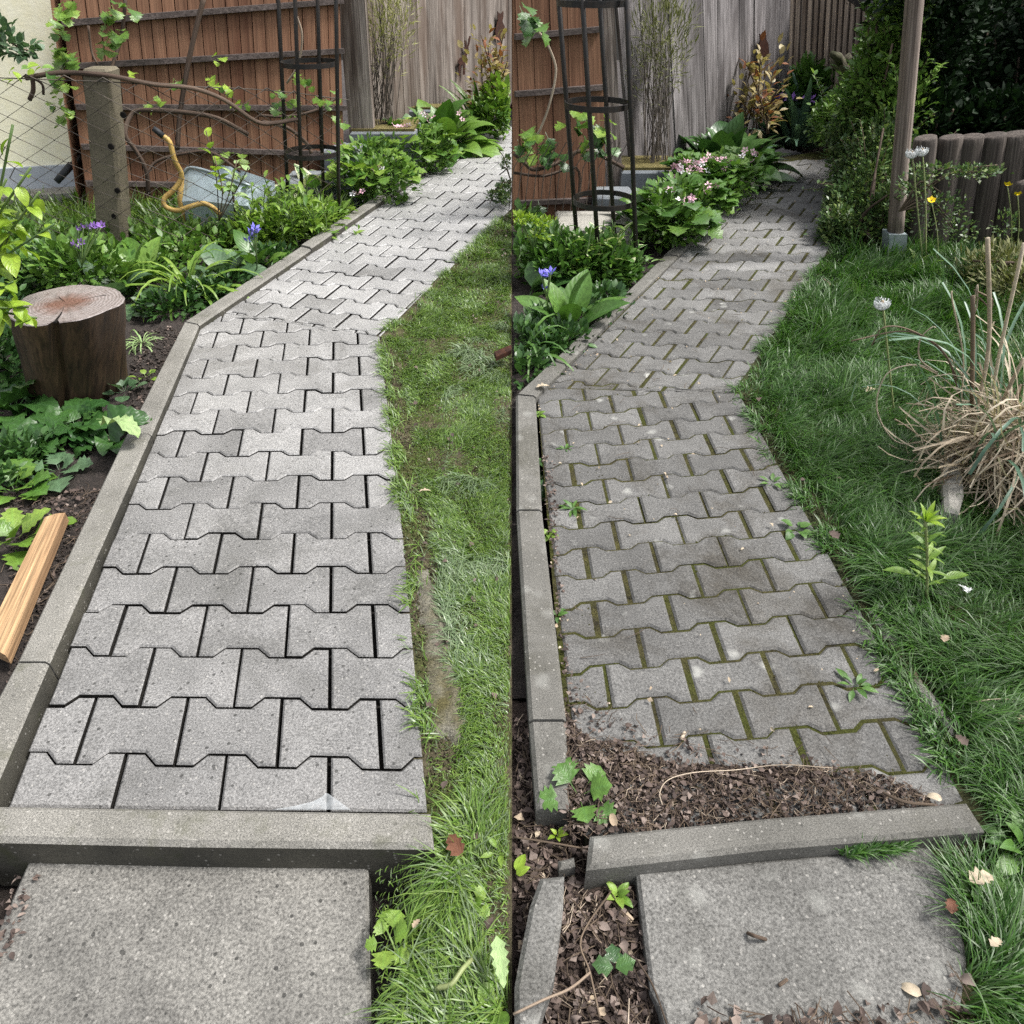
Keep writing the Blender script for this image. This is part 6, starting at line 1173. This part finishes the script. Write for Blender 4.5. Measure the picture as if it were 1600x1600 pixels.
onetwig('long curved pale stalk looping over the leaf heap on the dirty path', [(1035, 1258), (1031, 1238), (1045, 1218), (1085, 1207), (1150, 1203), (1220, 1195), (1300, 1200)], .0010, 'fgreytwig', .025); onetwig('pale forked twig lying across the broken kerb end', [(802, 1585), (850, 1562), (890, 1545), (922, 1520)], .0022, 'fgreytwig', .03); onetwig('brown twig crossing the litter toward the weathered slab', [(802, 1308), (850, 1315), (925, 1328)], .0018, 'twig', -.01)
onetwig('thin brown twig along the left edge of the weathered slab', [(995, 1500), (1020, 1540), (1042, 1600)], .0016, 'twig', .0); onetwig('long thin twig beside the broken kerb', [(955, 1392), (908, 1465), (922, 1520), (937, 1590)], .0018, 'twig', -.02); onetwig('short black twig stub on the weathered slab', [(1168, 1458), (1180, 1463), (1197, 1468)], .0032, 'twig', -.008); onetwig('second short black twig bit low on the weathered slab', [(1217, 1540), (1230, 1530)], .0028, 'twig', -.008); onetwig('dark twig on litter near the right end of the leaf heap', [(1365, 1230), (1410, 1252), (1460, 1258)], .003, 'twig', .012); onetwig('white bent straw on grass beside the dirty path', [(1515, 1099), (1555, 1092), (1600, 1094)], .0016, 'fgreytwig', .03)
onetwig('white bleached straw in the far lawn', [(1287, 436), (1297, 445), (1290, 448)], .004, 'fgreytwig', .03); onetwig('small pale stick on the dirty path joint', [(1064, 1156), (1070, 1144)], .004, 'fgreytwig', .004)
onetwig('thick yellow-green stalk lying in the lawn beside the pale slab', [(682, 1544), (705, 1538), (722, 1515), (737, 1499)], .0042, 'pstem', .02)
def oneleaf(label, p, key, mat, L, yaw, el, roll, side, z=.01, nm='dead_leaf'): t = thing(nm, label, 'leaf', g(*p, z)); leafobj(t, key, mat, g(*p, z), yaw, el, roll, L, side); return t
LF = K(W=.7, prof='lobed', n=8, curl=.6, fold=.3, wav=.2, seed=7); LF2 = K(W=.5, prof='ovate', n=6, curl=1.2, fold=.4, wav=.15, seed=8)
for (lab, p, mat, L, yaw) in (('crumpled red-brown leaf in the lawn beside the pale kerb end', (722, 1338), 'lf_rusty', .05, 2.2), ('pale brown leaf in the lawn level with the middle clean path', (655, 768), 'lf_pale', .035, .2), ('brown leaf low in the lawn by the clean path', (645, 1450), 'lf_pale', .018, 1.)): oneleaf(lab, p, LF, mat, L, yaw, .2, .3, -1, .02)
oneleaf('pale green toothed leaf lying in the lawn at the garden edge', (776, 1462), K(W=.4, prof='lobed', n=11, curl=.2, fold=.1, wav=.05), 'lf_palegreen', .075, -1.4, .05, .1, -1, .05)
for (lab, p, mat, L, yaw) in (('reddish leaf on the right edge of the weathered slab', (1487, 1428), 'lf_rusty', .03, 1.2), ('pale leaf in grass beside the weathered slab', (1548, 1478), 'lf_pale', .026, .5), ('orange-brown leaf at the kerb corner of the dirty path', (838, 605), 'lf_pale', .055, .3), ('brown leaf in grass by the lower dirty path', (1512, 1165), 'lf_dry', .03, 2.0), ('pale brown leaf in the grass right of the lower dirty path', (1590, 1130), 'lf_pale', .04, .4), ('tan leaf in the right lawn level with the spurge', (1310, 842), 'lf_dry', .04, 1.9), ('tan leaf in the lawn right of the haunch', (1475, 1003), 'lf_pale', .03, 1.), ('pale leaf in the upper right lawn', (1352, 612), 'lf_pale', .06, .5), ('grey-brown torn leaf beside the clipped slab corner', (1515, 1378), 'lf_pale', .05, .3)): oneleaf(lab, p, LF, mat, L, yaw, .15, .2, 1, .03)
t = oneleaf('withered olive leaf with stalk low on the weathered slab', (1440, 1555), LF2, 'lf_pale', .035, 2.6, .1, .2, 1, -.005); leafobj(t, LF2, 'lf_dry', g(1442, 1555, -.005), .8, .1, -.2, .03, 1); part('stalk', MB().tube([g(1443, 1555, -.004), g(1450, 1575, -.006), g(1458, 1592, -.008)], .0012, 5).vf, M['twig'], t)
oneleaf('yellow-tan dry leaf curl on the leaf heap', (962, 1292), LF2, 'lf_pale', .03, 1.9, .5, .3, 1, .015); oneleaf('yellow-green fallen leaf below the leaf heap', (1020, 1460), LF2, 'lf_pale', .03, .6, .2, .2, 1, -.02); oneleaf('pale tan leaf at the right end of the leaf heap', (1472, 1250), LF2, 'lf_pale', .03, 2.7, .2, .2, 1, .015)
oneleaf('light green fallen leaf beside the dirty kerb before the right trellis', (1012, 412), LANP, 'lf_palegreen', .12, .6, .15, .3, 1, .02)
for lab, p, L, k in (('bright lobed weed over the edge of the pale slab', (606, 1470), (.03, .05), LOB), ('round weed leaf at the lower lawn corner by the pale slab', (775, 1570), (.03, .045), K(W=.9, prof='round', n=6, curl=.5, fold=.15, pet=.2)), ('small lawn weed near the pale kerb end', (735, 1415), (.025, .035), LOB), ('leafy lawn weed at the garden edge', (782, 1330), (.02, .04), LANP), ('low weed leaves under the lawn stalk', (640, 1545), (.02, .035), LOB)): rosette('weed', lab, 'weed', g(*p, -.015), 7, k, 'lf_fresh', L, -1, (10, 55), .01)
bar('wood_scrap', 'red-brown wood scrap lying in the lawn at the garden edge', 'wood scrap', [(772, 549), (799, 538), (799, 546), (775, 557)], .045, .02, 'rust', .002)
# thin film of water against the pale kerb
P = [g(x, y, .0045) for x, y in ((425, 1265), (462, 1259), (490, 1252), (503, 1245), (509, 1239), (513, 1240), (530, 1252), (548, 1265))]
part('puddle', ([p for p in P] + [p - [0, 0, .002] for p in P], [tuple(range(8))] + [(i, (i + 1) % 8, 8 + (i + 1) % 8, 8 + i) for i in range(8)]), M['film'], label='thin whitish water film against the pale kerb on the clean path', cat='puddle')
